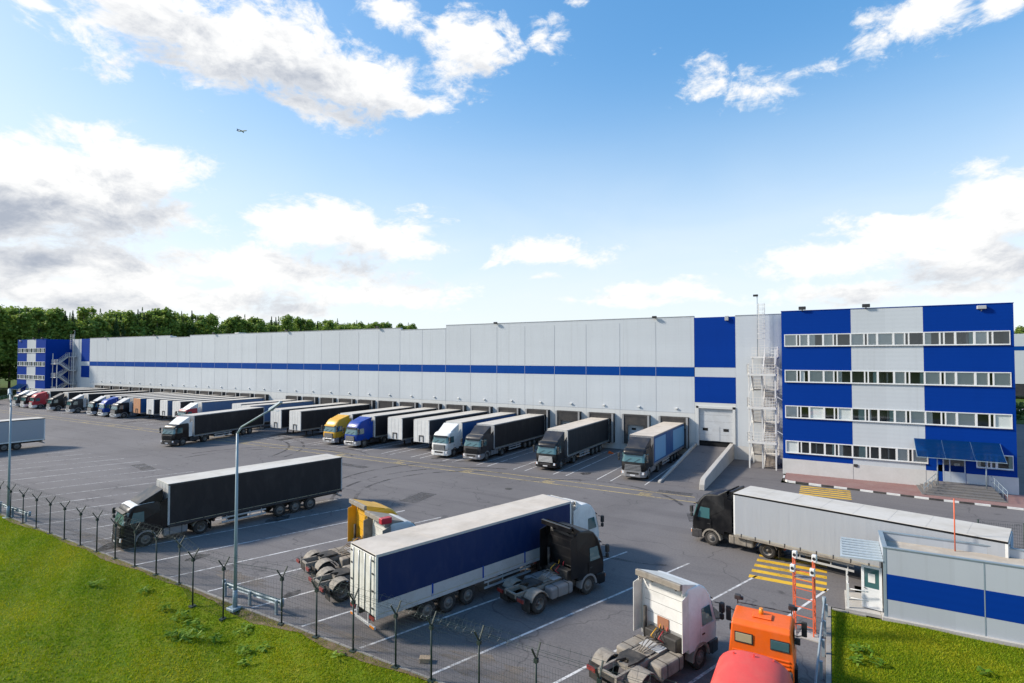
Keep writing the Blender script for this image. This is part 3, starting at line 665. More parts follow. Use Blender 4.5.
    part('door_glass', dr, M['glass'], lambda b: (bx(b, 10.001, 11.049, YO, YO+.012, 1.751, 2.919), bx(b, 9.501, 9.899, YO, YO+.012, 1.751, 2.919)))
    part('notice', dr, M['white'], lambda b: bx(b, 10.3, 10.72, YO+.02, YO+.03, 1.85, 2.6))
    part('door_surround', OB, M['bluec'], lambda b: (bx(b, 9.0, 9.39, YO+.0, YO+.3, .7, 3.04), bx(b, 11.16, 11.2, YO, YO+.3, .7, 3.04)))
    def steps(b):
        for i in range(5):
            bx(b, 8.55-.33*i, 12.95+.09*i, 66.0-.56*i, YO-.05, .0, .76-.145*i, bev=.012)
    part('entrance_steps', OB, M['step'], steps)
    def rail(b, x0, x1, xo):
        for h in (1.0, .55): b.tube([(fx(x0),67.3,.76+h),(fx(x0),66.0,.76+h),(fx(x1),63.7,.15+h)], .022)
        for t in (0,.33,.66,1): b.cyl((fx(x0+(x1-x0)*t),66.0-2.3*t,.7-.58*t),(fx(x0+(x1-x0)*t),66.0-2.3*t,1.76-.61*t), .022, n=6)
    part('handrail', OB, M['galv'], lambda b: rail(b, 8.6, 7.4, 0)); part('handrail', OB, M['galv'], lambda b: rail(b, 12.9, 13.3, 0))
    C = lambda x, t: (fx(x), YO-.05-2.3*t, 4.78-1.42*t-.10*math.sin(math.pi*t))
    def sheet(b):
        for i in range(3):
            a, c = 7.15+i*2.19, 7.15+i*2.19+2.15
            for j in range(4):
                t0, t1 = j/4, (j+1)/4; p = [C(a,t0), C(c,t0), C(c,t1), C(a,t1)]
                b.prism(p, (0,0,.03))
    cn = part('entrance_canopy', OB, M['poly'], sheet)
    part('canopy_frame', cn, M['pole'], lambda b: ([b.bar(Vector(C(x, j/4))-Vector((0,0,.04)), Vector(C(x,(j+1)/4))-Vector((0,0,.04)), .06) for x in (7.15,9.33,11.52,13.7) for j in range(4)], [b.bar(Vector(C(7.1,t))-Vector((0,0,.05)), Vector(C(13.75,t))-Vector((0,0,.05)), .05) for t in (.33,.66,1)]))
    for x in (8.75,12.35): part('canopy_post', cn, M['galv'], lambda b: b.cyl((fx(x),66.15,.7),(fx(x),66.15,3.62),.05))
    for q, x in enumerate((-2.6, 3.3, 12.6)):
        f = part('floodlight', OB, M['lightgrey' if q == 2 else 'darkgrey'], lambda b: (b.box(-.35,.35,-.2,.25,0,.34,.03), b.cyl((0,.1,-.2),(0,.1,.02),.05)), key=q == 2)
        f.location = (fx(x), YO-.1, 18.15 if q < 2 else 17.55)
    part('utility_box', OB, M['darkgrey'], lambda b: bx(b, 1.98, 2.32, YO-.12, YO-.042, 1.45, 1.72))
    return OB
office('four storey blue and pale grey office block with blue glass entrance canopy at the right', False)
office('distant blue and white striped office block at the far left end of the warehouse', True)

def fire_escape(label, mirror):
    fx = (lambda x: -199.1-x) if mirror else (lambda x: x)
    T = thing('fire_escape', label, 'fire escape', (0,0,0))
    Q = lambda x, y, z: Vector((fx(x), y, z))
    FP, HL = [11.0, 7.15, 3.15], [13.0, 9.05, 5.1, 1.25]
    part('post', T, M['stair'], lambda b: [b.bar(Q(x,y,0), Q(x,y,h), .15) for x, y, h in ((-8.3,69.4,12.2),(-5.5,69.4,13.9),(-8.3,73.3,13.0),(-5.5,73.3,14.2),(-6.95,73.3,12.9),(-6.95,69.9,11.0))])
    def rail(b, p, q, n):
        for h in (1.1, .72, .36): b.bar(p+Vector((0,0,h)), q+Vector((0,0,h)), .045)
        for i in range(n+1):
            a = p.lerp(q, i/n); b.bar(a, a+Vector((0,0,1.1)), .035)
    for z in FP:
        def plat(b):
            p = [Q(-8.45,69.0,z-.22), Q(-5.4,69.0,z-.22), Q(-5.4,70.3,z-.22), Q(-8.45,70.3,z-.22)]; b.prism(p, (0,0,.22))
        pl = part('platform', T, M['stair'], plat)
        part('railing', pl, M['stair'], lambda b: (rail(b, Q(-8.42,69.05,z), Q(-5.45,69.05,z), 9), rail(b, Q(-8.42,69.05,z), Q(-8.42,70.25,z), 3), rail(b, Q(-5.45,69.05,z), Q(-5.45,70.25,z), 3)))
    for z in HL:
        pl = part('platform', T, M['stair'], lambda b: b.prism([Q(-8.45,72.5,z-.18), Q(-5.4,72.5,z-.18), Q(-5.4,73.9,z-.18), Q(-8.45,73.9,z-.18)], (0,0,.18)))
        part('railing', pl, M['stair'], lambda b: (rail(b, Q(-8.42,73.85,z), Q(-5.45,73.85,z), 8), rail(b, Q(-5.43,72.5,z), Q(-5.43,73.85,z), 3)))
    def flight(a, c, x0, x1):
        n = 11
        f = part('stair_flight', T, M['stair'], lambda b: (b.bar(Q(x0,*a), Q(x0,*c), .06, .26), b.bar(Q(x1,*a), Q(x1,*c), .06, .26)))
        def tr(b):
            for i in range(n):
                t = (i+.5)/n; y = a[0]+(c[0]-a[0])*t; z = a[1]+(c[1]-a[1])*t
                p, q = sorted((fx(x0), fx(x1))); b.box(p+.04, q-.04, y-.14, y+.14, z, z+.04)
        part('tread', f, M['stairwood'], tr)
        def rl(b):
            for x in (x0, x1):
                for h in (1.0, .55): b.bar(Q(x,a[0],a[1]+h), Q(x,c[0],c[1]+h), .045)
                for t in (0.05,.35,.65,.95):
                    p = Q(x, a[0]+(c[0]-a[0])*t, a[1]+(c[1]-a[1])*t); b.bar(p, p+Vector((0,0,1)), .035)
        part('railing', f, M['stair'], rl)
    for i, z in enumerate(FP):
        flight((70.3,z-.1), (72.5,HL[i+1]-.1), -8.15, -7.05)
        flight((72.5,HL[i]-.1), (70.3,z-.1), -6.85, -5.6)
    flight((72.5,HL[3]-.1), (70.3,.05), -6.85, -5.6)
    def ladder(b):
        for x in (-7.6,-6.95): b.bar(Q(x,73.6,13), Q(x,73.6,19.6), .06)
        for i in range(22): b.bar(Q(-7.6,73.6,13.2+i*.29), Q(-6.95,73.6,13.2+i*.29), .035)
        for i in range(8):
            z = 15.2+i*.6; c = [Q(-7.28+.45*math.cos(t), 73.25-.45*math.sin(t), z) for t in np.linspace(0, math.pi, 7)]
            b.tube(c, .02, 4)
        for t in np.linspace(.2, math.pi-.2, 4): b.bar(Q(-7.28+.45*math.cos(t),73.25-.45*math.sin(t),15.2), Q(-7.28+.45*math.cos(t),73.25-.45*math.sin(t),19.4), .03)
    part('roof_ladder', T, M['stair'], ladder)
    for z in (11.9,8.5,4.6): part('brace', T, M['stair'], lambda b: b.bar(Q(-5.5,69.4,z), Q(-4.72,69.4,z-.5), .08))
    for z in (.6,4.4,8.3): part('brace', T, M['stair'], lambda b: b.bar(Q(-8.3,69.4,z), Q(-8.3,73.3,z+1.9), .06))
    ms = part('camera_mast', T, M['galv'], lambda b: b.cyl(Q(-7.75,73.7,13), Q(-7.75,73.7,20.6), .045))
    part('camera', ms, M['darkgrey'], lambda b: b.box(fx(-7.75)-.45, fx(-7.75)+.12, 73.55, 73.8, 20.45, 20.7, .03))
fire_escape('white steel fire escape with switchback stairs between the warehouse door and the blue office', False)
fire_escape('distant grey steel fire escape stair beside the far left office block', True)

# ------------------------------------------------------------------ gate cabin at the right
CB = thing('gate_cabin', 'flat roofed grey gate cabin with a broad blue band standing on the lawn', 'cabin', (0,0,0))
cx0, cx1, cy0, cy1, ch = 2.15, 19.5, 33.0, 36.0, 3.5
part('wall', CB, M['cabin'], lambda b: (b.box(cx0,cx1,cy0,cy0+.12,.05,1.0), b.box(cx0,cx1,cy0,cy0+.12,2.23,ch)), label='grey front wall')
part('stripe', CB, M['bluec'], lambda b: b.box(cx0,cx1,cy0-.006,cy0+.12,1.0,2.23), label='broad blue band')
part('wall', CB, M['cabin'], lambda b: (b.box(cx0,cx0+.12,cy0+.121,33.5,.05,ch), b.box(cx0,cx0+.12,34.75,cy1,.05,ch), b.box(cx0,cx0+.12,33.501,34.749,2.45,ch), b.box(cx0+.121,cx1,cy1-.12,cy1,.05,ch)))
part('roof', CB, M['gravel'], lambda b: b.box(cx0+.121,cx1,cy0+.121,cy1-.121,3.05,3.1))
part('parapet_cap', CB, M['galv'], lambda b: (b.box(cx0-.04,cx1,cy0-.04,cy0+.16,ch+.002,ch+.05), b.box(cx0-.04,cx0+.16,cy0+.161,cy1,ch+.002,ch+.05), b.box(cx0+.161,cx1,cy1-.16,cy1+.03,ch+.002,ch+.05)))
part('plinth', CB, M['concrete'], lambda b: b.box(cx0-.12,cx1,cy0-.14,cy1,-.1,.14,.02))
part('corner_trim', CB, M['galv'], lambda b: (b.box(cx0-.02,cx0+.10,cy0-.02,cy0-.007,.14,ch), b.box(cx0-.02,cx0-.001,cy0-.006,cy0+.1,.14,ch), [b.box(x-.02,x+.02,cy0-.012,cy0-.007,.14,ch) for x in (6.0,10.2,14.4)]))
DQ = lambda t, z, o=0: Vector((2.08-.86*t+o*.2, 33.42+.16*t-o, z))
def leaf(b):
    for t0, t1, z0, z1 in ((0,1,.2,.3),(0,.13,.3,2.22),(.87,1,.3,2.22),(.13,.87,1.12,1.22),(0,1,2.22,2.32)): b.hexa([DQ(t0,z0),DQ(t1,z0),DQ(t1,z0,.05),DQ(t0,z0,.05),DQ(t0,z1),DQ(t1,z1),DQ(t1,z1,.05),DQ(t0,z1,.05)])
    b.hexa([DQ(.13,.3,.01),DQ(.87,.3,.01),DQ(.87,.3,.04),DQ(.13,.3,.04),DQ(.13,1.12,.01),DQ(.87,1.12,.01),DQ(.87,1.12,.04),DQ(.13,1.12,.04)])
dr = part('door', CB, M['doorw'], leaf, label='white door leaf standing open')
part('door_glass', dr, M['screen'], lambda b: b.hexa([DQ(.13,1.22,.015),DQ(.87,1.22,.015),DQ(.87,1.22,.03),DQ(.13,1.22,.03),DQ(.13,2.22,.015),DQ(.87,2.22,.015),DQ(.87,2.22,.03),DQ(.13,2.22,.03)]))
part('notice', dr, M['white'], lambda b: b.hexa([DQ(.33,1.5,.032),DQ(.67,1.5,.032),DQ(.67,1.5,.036),DQ(.33,1.5,.036),DQ(.33,1.95,.032),DQ(.67,1.95,.032),DQ(.67,1.95,.036),DQ(.33,1.95,.036)]))
part('handle', dr, M['darkgrey'], lambda b: b.bar(DQ(.9,1.2,.09), DQ(.8,1.2,.09), .03))
part('doorway', CB, M['dark'], lambda b: b.box(cx0+.02,cx0+.1,33.5,34.75,.15,2.45))
part('canopy_rib', CB, M['canopyg'], lambda b: [b.bar((.36,y,2.87+(y-32.95)*.02),(cx0-.03,y,2.90+(y-32.95)*.02),.10,.07) for y in np.arange(33.2,35.8,.42)])
part('canopy', CB, M['canopyg'], lambda b: b.prism([(cx0-.02,32.95,2.80),(cx0-.02,35.9,2.86),(.35,35.9,2.80),(.30,32.9,2.74)], (0,0,.06)), label='corrugated sheet canopy over the door')
part('step', CB, M['concrete'], lambda b: (b.box(.5,cx0-.13,33.05,35.6,-.05,.13,.015)))
def crail(b):
    for h in (1.0,.55): b.tube([(1.5,33.2,h+.1),(.62,33.2,h+.1),(.62,35.4,h+.1)], .03)
    for p in ((.62,33.2),(.62,34.3),(.62,35.4)): b.bar((*p,.1),(*p,1.35), .09)
part('railing', CB, M['white'], crail)
part('antenna', CB, M['lattice'], lambda b: b.cyl((5.35,35.6,3.1),(5.35,35.6,5.75),.03), label='thin red whip aerial')

def mesh_fence(name, label, pts, h, step, mat, posts):
    t = thing(name, label, 'fence', (0,0,0))
    for p in posts: part('post', t, mat, lambda b: b.cyl((p[0],p[1],0),(p[0],p[1],h+.1),.05,n=8))
    def wires(b):
        for p, q in zip(pts[:-1], pts[1:]):
            p = Vector((*p,0)); q = Vector((*q,0)); L_ = (q-p).length; n = int(L_/step)
            for i in range(n+1):
                a = p.lerp(q, i/n); b.bar(a+Vector((0,0,.1)), a+Vector((0,0,h)), .008)
            for i in range(int(h/.2)+1): b.bar(p+Vector((0,0,.1+i*.2)), q+Vector((0,0,.1+i*.2)), .009)
    part('wire_mesh', t, mat, wires); return t
mesh_fence('mesh_fence', 'dark wire mesh fence behind the grey cabin past the tail of the grey trailer', [(8.4,47.6),(20,49.5)], 2.0, .12, M['fence'], [(8.4+2.4*i,47.6+.393*i) for i in range(5)])

# ------------------------------------------------------------------ security fence, lamps, guard rails, lattice frame
SF = thing('security_fence', 'dark green wire fence with forked posts and razor wire along the grass bank', 'fence', (0,0,0))
FX = [-61.8,-59.5,-57.1,-54.6,-52.1,-49.7,-47.3,-44.8,-42.4,-39.9,-37.4,-34.9,-32.4,-29.6,-27.0,-23.3,-20.8,-18.4,-15.9,-14.0,-11.7,-9.25,-6.85,-4.4]
def fy(x): return ky(x)-(.85 if -28.5 < x < -26 else .95 if -30.5 < x <= -28.5 else .16)
FPT = []
for x in FX:
    y = fy(x); z = terr(x, y)
    FPT.append((x,y,z))
    def post(b):
        b.cyl((x,y,z-.1),(x,y,2.2),.04,n=8)
        b.bar((x,y,2.18),(x-.03,y-.28,2.66),.05); b.bar((x,y,2.18),(x+.03,y+.28,2.66),.05); b.box(x-.07,x+.07,y-.07,y+.07,2.05,2.2)
        b.box(x-.14,x+.14,y-.14,y+.14,z-.1,z+.05)
    part('post', SF, M['fence'], post)
def wires(b):
    for (p, q) in zip(FPT[:-1], FPT[1:]):
        n = 22
        for i in range(n):
            t = i/n; x = p[0]+(q[0]-p[0])*t; y = p[1]+(q[1]-p[1])*t; z = p[2]+(q[2]-p[2])*t
            b.bar((x,y,z+.08),(x,y,2.05),.004)
        for h in range(10):
            f = h/9; b.bar((p[0],p[1],p[2]+.08+(2.0-p[2])*f),(q[0],q[1],q[2]+.08+(2.0-q[2])*f),.005)
part('wire_mesh', SF, M['fence'], wires)
def barbed(b):
    for (p, q) in zip(FPT[:-1], FPT[1:]):
        for dy, h in ((-.28,2.64),(-.16,2.45),(.28,2.64),(.16,2.45)): b.bar((p[0],p[1]+dy,h),(q[0],q[1]+dy,h-.0),.008)
part('barbed_wire', SF, M['fence'], barbed)
WIRE = paint('razor_wire', (.10,.12,.12), .4, .6, dirt=.2)
def coil(b):
    for (p, q), turns in zip(zip(FPT[:-1], FPT[1:]), [6]*24):
        n = turns*11; pts = []
        for i in range(n+1):
            t = i/n; a = 2*math.pi*turns*t; r = .30
            pts.append((p[0]+(q[0]-p[0])*t, p[1]+(q[1]-p[1])*t+r*math.cos(a), 2.62+r*math.sin(a)-.06*math.sin(math.pi*t)))
        for a_, c_ in zip(pts[:-1], pts[1:]): b.bar(a_, c_, .0055)
part('razor_coil', SF, WIRE, coil)

def lamp(label, x, y, z0, arm, h, group):
    t = thing('street_lamp', label, 'street lamp', (x,y,z0), 0, group)
    part('pole', t, M['pole'], lambda b: (b.cyl((0,0,0),(0,0,h),.095,.06,n=12), b.box(-.3,.3,-.3,.3,-.1,.04,.02), b.cyl((0,0,.04),(0,0,.9),.12,.115,n=12)))
    a = Vector(arm); e = Vector((a.x,a.y,h+a.z)); k = a.normalized()
    part('arm', t, M['pole'], lambda b: b.tube([(0,0,h-.02), Vector((0,0,h))+a*.12+Vector((0,0,.18)), e], .05, 8))
    hd = part('lamp_head', t, M['galv'], lambda b: b.hexa([e-k*.15+Vector((k.y*.16,-k.x*.16,-.06)), e+k*.75+Vector((k.y*.14,-k.x*.14,-.04)), e+k*.75+Vector((-k.y*.14,k.x*.14,-.04)), e-k*.15+Vector((-k.y*.16,k.x*.16,-.06)), e-k*.15+Vector((k.y*.1,-k.x*.1,.12)), e+k*.7+Vector((k.y*.06,-k.x*.06,.1)), e+k*.7+Vector((-k.y*.06,k.x*.06,.1)), e-k*.15+Vector((-k.y*.1,k.x*.1,.12))], .03))
    part('diffuser', hd, M['lampclear'], lambda b: b.box(e.x+k.x*.3-.2, e.x+k.x*.3+.2, e.y+k.y*.3-.1, e.y+k.y*.3+.1, e.z-.09, e.z-.062))
LG = 'street lamps along the fence'
lamp('blue grey lamp post with a bent arm rising in front of the black trailer', -26.88, 17.57, -.02, (2.35,.3,1.35), 9.0, LG)
lamp('blue grey lamp post at the left edge of the picture', -57.7, 17.98, -.02, (-1.9,.5,1.0), 8.9, LG)

def guard_rail(label, p, q, h=.62):
    p = Vector((*p,0)); q = Vector((*q,0)); d = (q-p).normalized(); n = Vector((-d.y,d.x,0)); L_ = (q-p).length
    t = thing('guard_rail', label, 'guard rail', p, 0, 'steel guard rails along the yard edge')
    prof = [(-.155,0),(-.12,.05),(-.06,.05),(-.02,0),(.02,0),(.06,.05),(.12,.05),(.155,0)]
    def beam(b):
        for s0, s1 in zip(prof[:-1], prof[1:]):
            a = Vector((0,0,h+s0[0]))+n*s0[1]; c = Vector((0,0,h+s1[0]))+n*s1[1]
            b.prism([a, d*L_+a, d*L_+c, c], n*-.012)
    part('beam', t, M['galv'], beam)
    k = max(2, int(L_/2.2)+1)
    for i in range(k):
        o = d*(L_*(.06+.88*i/(k-1)))
        part('post', t, M['galv'], lambda b: b.box(o.x-n.x*.1-.06, o.x-n.x*.1+.06, o.y-n.y*.1-.06, o.y-n.y*.1+.06, 0, h+.1))
    part('end_cap', t, M['galv'], lambda b: [b.cyl(Vector((0,0,h))+d*s_+n*.02+Vector((0,0,-.19)), Vector((0,0,h))+d*s_+n*.02+Vector((0,0,.19)), .09, n=8) for s_ in (0, L_)])
guard_rail('short guard rail segment behind the fence left of the lamp post foot', (-28.8,18.15), (-24.0,18.2))
guard_rail('short guard rail segment beside the lamp post at the left edge of the picture', (-60.4,18.3), (-54.6,18.3))
guard_rail('pale blue guard rail running along the lawn kerb beside the orange truck', (-.72,21.0), (-.42,32.2), .62)

LT = thing('lattice_frame', 'red steel lattice access frame with white lamp heads standing behind the orange truck', 'lattice frame', (-1.22,29.4,0), R(-10), None, .93)
def lat(x):
    def f(b):
        for y in (-.2,.2): b.bar((x,y,0),(x,y,3.75),.06)
        for i in range(9): b.bar((x,-.2,.2+i*.42),(x,.2,.2+i*.42),.035); b.bar((x,-.2 if i%2 else .2,.2+i*.42),(x,.2 if i%2 else -.2,.62+i*.42 if i < 8 else 3.7),.025)
    return f
part('lattice_column', LT, M['lattice'], lat(-.45)); part('lattice_column', LT, M['lattice'], lat(.45))
for i in range(7): part('rung', LT, M['lattice'], lambda b: (b.bar((-.44,-.2,.45+i*.45),(.44,-.2,.45+i*.45),.035)))
part('platform', LT, M['grey'], lambda b: b.box(-.40,.40,-.18,.22,2.75,2.8)); part('base_plate', LT, M['concrete'], lambda b: b.box(-.2,.75,-.6,.3,.0,.05))
for sx in (-.45,.45):
    for y, z in ((-.25,3.05),(.2,3.6)):
        lh = part('lamp_head', LT, M['white'], lambda b: b.box(sx-.11,sx+.11,y-.12,y+.10,z,z+.38,.03)); part('lens', lh, M['darkgrey'], lambda b: b.cyl((sx,y-.13,z+.2),(sx,y-.121,z+.2),.08))
# small litter on the yard
def crate_fn(b): b.box(-.3,.3,-.2,.2,0,.3,.02); b.box(-.34,.34,-.24,.24,.301,.33)
o = part('cardboard_box', None, paint('cardboard', (.36,.27,.18), .8, dirt=.4), crate_fn); o.location = (-15.1,18.55,.0); o.rotation_euler = (0,0,.5); o.scale = (.7,.7,.6); tag(o, 'small brown box lying on the yard near the fence', 'box')
o = part('wheel_chock', None, M['orange'], lambda b: b.prism([(-.35,-.15,0),(.35,-.15,0),(.35,-.15,.1),(-.2,-.15,.32)], (0,.3,0))); o.location = (-25.6,70.2,.0); tag(o, 'orange wheel chock on the ground between the docks right of the black truck', 'wheel chock')

# ------------------------------------------------------------------ forest
def tree_arrays(kind, seed):
    r = np.random.default_rng(seed); V = []; Fc = []; T = []
    h = 30.0
    if kind == 'spruce':
        k = 2600; t = r.uniform(0,1,k)**.8; z = 5+t*25; rad = (1-t)*4.4+.08; lay = .78+.22*np.sin(z*2.4+r.uniform(0,6))
        rr = rad*lay*np.sqrt(r.uniform(.15,1,k)); size = .15+.55*(1-t)
    else:
        nb = 24; cz = r.uniform(11,27,nb); cr = r.uniform(1.3,3.3,nb)*(1-.45*np.abs(cz-18)/14); ca = r.uniform(0,6.28,nb); co_ = r.uniform(.6,3.6,nb)*(1-.5*np.maximum(0,cz-20)/10)
        k = 2800; i = r.integers(0,nb,k); u = r.normal(0,1,(k,3)); u /= np.linalg.norm(u,axis=1,keepdims=True); q = u*(cr[i]*r.uniform(.35,1.18,k))[:,None]
        X = co_[i]*np.cos(ca[i])+q[:,0]; Y = co_[i]*np.sin(ca[i])+q[:,1]; z = cz[i]+q[:,2]*.95; size = np.full(k,.50)
    a = r.uniform(0,6.28,k)
    if kind == 'spruce': X = rr*np.cos(a); Y = rr*np.sin(a); z = z-.32*rr
    C = np.stack([X,Y,z],1)
    nrm = r.normal(0,1,(k,3)); nrm[:,2] = np.abs(nrm[:,2])+.4; nrm /= np.linalg.norm(nrm,axis=1,keepdims=True)
    t1 = np.cross(nrm, r.normal(0,1,(k,3))); t1 /= np.linalg.norm(t1,axis=1,keepdims=True); t2 = np.cross(nrm,t1)
    s = (size*r.uniform(.6,1.3,k))[:,None]
    v = np.stack([C-t1*s, C+t2*s*.7, C+t1*s, C-t2*s*.7],1).reshape(-1,3)
    tone = r.normal(.5,.2,k) + .12*np.sin(C[:,0]*1.1+C[:,2]*.8)
    return v, np.clip(tone,0,1)
def leaf_mesh(name, v, tone, mat):
    nq = len(v)//4; me = bpy.data.meshes.new(name); me.vertices.add(len(v)); me.vertices.foreach_set('co', v.reshape(-1).astype(np.float32))
    me.loops.add(nq*4); me.loops.foreach_set('vertex_index', np.arange(nq*4)); me.polygons.add(nq); me.polygons.foreach_set('loop_start', np.arange(nq)*4); me.polygons.foreach_set('loop_total', np.full(nq,4))
    c = me.color_attributes.new('tone','BYTE_COLOR','CORNER'); cc = np.repeat(tone,4); c.data.foreach_set('color', np.stack([cc,cc,cc,np.ones_like(cc)],1).reshape(-1))
    me.materials.append(mat); me.update(); return me
ARR = {(kd,i): tree_arrays(kd, 30+i+(9 if kd == 'spruce' else 0)) for kd in ('spruce','birch') for i in range(3)}
CR = {k: leaf_mesh('crown', v, t, M['needle' if k[0] == 'spruce' else 'leaf']) for k, (v, t) in ARR.items()}
def trunkm(b):
    b.cyl((0,0,-.5),(0,0,14),.38,.22,n=7); b.cyl((0,0,14),(0,0,27),.22,.05,n=6)
    for i in range(7): a = i*2.4; z = 9+i*2.2; b.cyl((0,0,z),(2.4*math.cos(a),2.4*math.sin(a),z+1.6),.09,.03,n=5)
tb = MB(); trunkm(tb); TRUNK = tb.mesh('trunk', [M['bark']])
def tree(kind, x, y, s, label, group, z=0):
    t = thing('spruce_tree' if kind == 'spruce' else 'deciduous_tree', label, 'tree', (x,y,z), random.uniform(0,6.28), group, s)
    link('crown', CR[(kind, random.randrange(3))], t); link('trunk', TRUNK, t)
def edge_pt(t):  # edge of the wood, left of and behind the warehouse
    P = [(-250,20),(-262,95),(-268,150),(-300,300),(-322,392)]
    i = min(int(t*4), 3); f = t*4-i; return P[i][0]+(P[i+1][0]-P[i][0])*f, P[i][1]+(P[i+1][1]-P[i][1])*f
NT = 190
for i in range(NT):
    t = (i+.5)/NT; x, y = edge_pt(t); k = 'spruce' if random.random() < .33 else 'birch'
    s_ = random.uniform(.86,1.08)*(.94+.47*t if t < .97 else 1.39-(t-.97)*5)*(1.03 if k == 'birch' else .95)
    tree(k, x-random.uniform(0,10), y+random.uniform(-3,3), s_, 'tall dark pointed spruce at the front of the wood behind the warehouse' if k == 'spruce' else 'tall light green broadleaf tree at the front of the wood behind the warehouse', 'spruces along the front of the wood' if k == 'spruce' else 'broadleaf trees along the front of the wood')
def mass():
    VV = []; TT = []
    for i in range(420):
        t = rng.uniform(0,1); x, y = edge_pt(t); d = rng.uniform(8,95); x -= d; y += d*.25+rng.uniform(-4,4)
        kd = 'spruce' if rng.uniform() < .35 else 'birch'; v, tn = ARR[(kd, int(rng.integers(0,3)))]
        s_ = rng.uniform(.86,1.08)*(.96+.47*t if t < .97 else 1.41-(t-.97)*5)*(.99 if kd == 'spruce' else 1.04); a = rng.uniform(0,6.28); c, s = math.cos(a), math.sin(a)
        w = v.reshape(-1,4,3)[::2].reshape(-1,3); w = np.stack([w[:,0]*c-w[:,1]*s, w[:,0]*s+w[:,1]*c, w[:,2]],1)*s_*np.array([1.05,1.05,1])+np.array([x,y,0])
        VV.append(w); TT.append(np.clip(tn[::2]*(.55 if kd == 'spruce' else 1.0)-.05+rng.normal(0,.08),0,1))
    return leaf_mesh('forest', np.concatenate(VV), np.concatenate(TT), M['leaf'])
fo = link('forest', mass()); fo['kind'] = 'stuff'
for i in range(8):
    x = 34+i*6.5; tree('birch', x, 262+random.uniform(-6,6), random.uniform(.8,.92), 'yellow green tree above the roof of the distant shed at the right edge', 'trees behind the distant shed')
# distant shed at the right edge, hedge and road
DS = thing('distant_shed', 'distant grey shed with a blue stripe behind the blue office at the right edge', 'building', (0,0,0))
part('wall', DS, M['wall'], lambda b: (b.box(30,110,240,252,4,15.0), b.box(30,110,240,252,16.4,20.5)))
part('stripe', DS, M['stripe'], lambda b: b.box(30,110,239.98,252,15.0,16.4))
part('base', DS, M['darkgrey'], lambda b: b.box(30,110,240.2,252,0,4))
def hedge(x0, x1, y, h, label):
    k = int((x1-x0)*60); C = np.stack([rng.uniform(x0,x1,k), y+rng.uniform(-1,1,k), rng.uniform(0,h,k)],1); t1 = rng.normal(0,1,(k,3)); t1 /= np.linalg.norm(t1,axis=1,keepdims=True); t2 = np.cross(t1, rng.normal(0,1,(k,3))); t2 /= np.linalg.norm(t2,axis=1,keepdims=True)
    s = rng.uniform(.2,.45,k)[:,None]; v = np.stack([C-t1*s,C+t2*s,C+t1*s,C-t2*s],1).reshape(-1,3)
    tag(link('hedge', leaf_mesh('hedge', v, rng.uniform(0,.5,k), M['needle'])), label, 'hedge')
hedge(22, 70, 150, 3.5, 'dark green hedge beyond the blue office at the right picture edge')
struct('far_path', M['concrete'], lambda b: b.poly([(20,176,-.2),(140,176,-.2),(140,192,-.2),(20,192,-.2)]))
BF = thing('barrier_fence', 'low blue barrier fence with a yellow top rail at the far left', 'fence', (0,0,0))
part('panel', BF, M['bluec'], lambda b: b.box(-232,-192.5,57.5,57.6,.1,1.6)); part('top_rail', BF, M['yellow'], lambda b: b.box(-232,-192.5,57.46,57.64,1.605,1.85))
for i in range(9): part('post', BF, M['darkgrey'], lambda b: b.box(-231+i*4.7,-230.85+i*4.7,57.61,57.75,0,1.6))
# airliner
PL = thing('airliner', 'small white passenger jet flying high in the sky', 'aeroplane', (-1485,972,676), R(20), None, .95)
part('fuselage', PL, M['white'], lambda b: b.lathe([(.05,-17),(1.0,-13),(1.9,-8),(2.0,10),(1.7,14),(.9,16.5),(.05,17.5)], (0,0,0), (1,0,0), 12))
part('wing', PL, M['lightgrey'], lambda b: b.prism([(3,1,-.6),(-2.5,1,-.6),(-7,16,.6),(-5,16,.6)], (0,0,.4))); part('wing', PL, M['lightgrey'], lambda b: b.prism([(3,-1,-.6),(-2.5,-1,-.6),(-7,-16,.6),(-5,-16,.6)], (0,0,.4)))
part('tail_fin', PL, M['blue'], lambda b: b.prism([(-11,-.2,1.2),(-16,-.2,1.2),(-17.5,-.2,7),(-15.5,-.2,7)], (0,.4,0))); part('tailplane', PL, M['lightgrey'], lambda b: b.prism([(-13,-6,1),(-16,-6,1),(-15.5,0,.8),(-12,0,.8),(-13,6,1),(-16,6,1),(-15.5,.01,.8),(-12,.01,.8)][:4], (0,0,.3)))
for s_ in (-1,1): part('engine', PL, M['darkgrey'], lambda b: b.cyl((2.2,s_*5.5,-1.6),(-1.2,s_*5.5,-1.6),.95,.7))

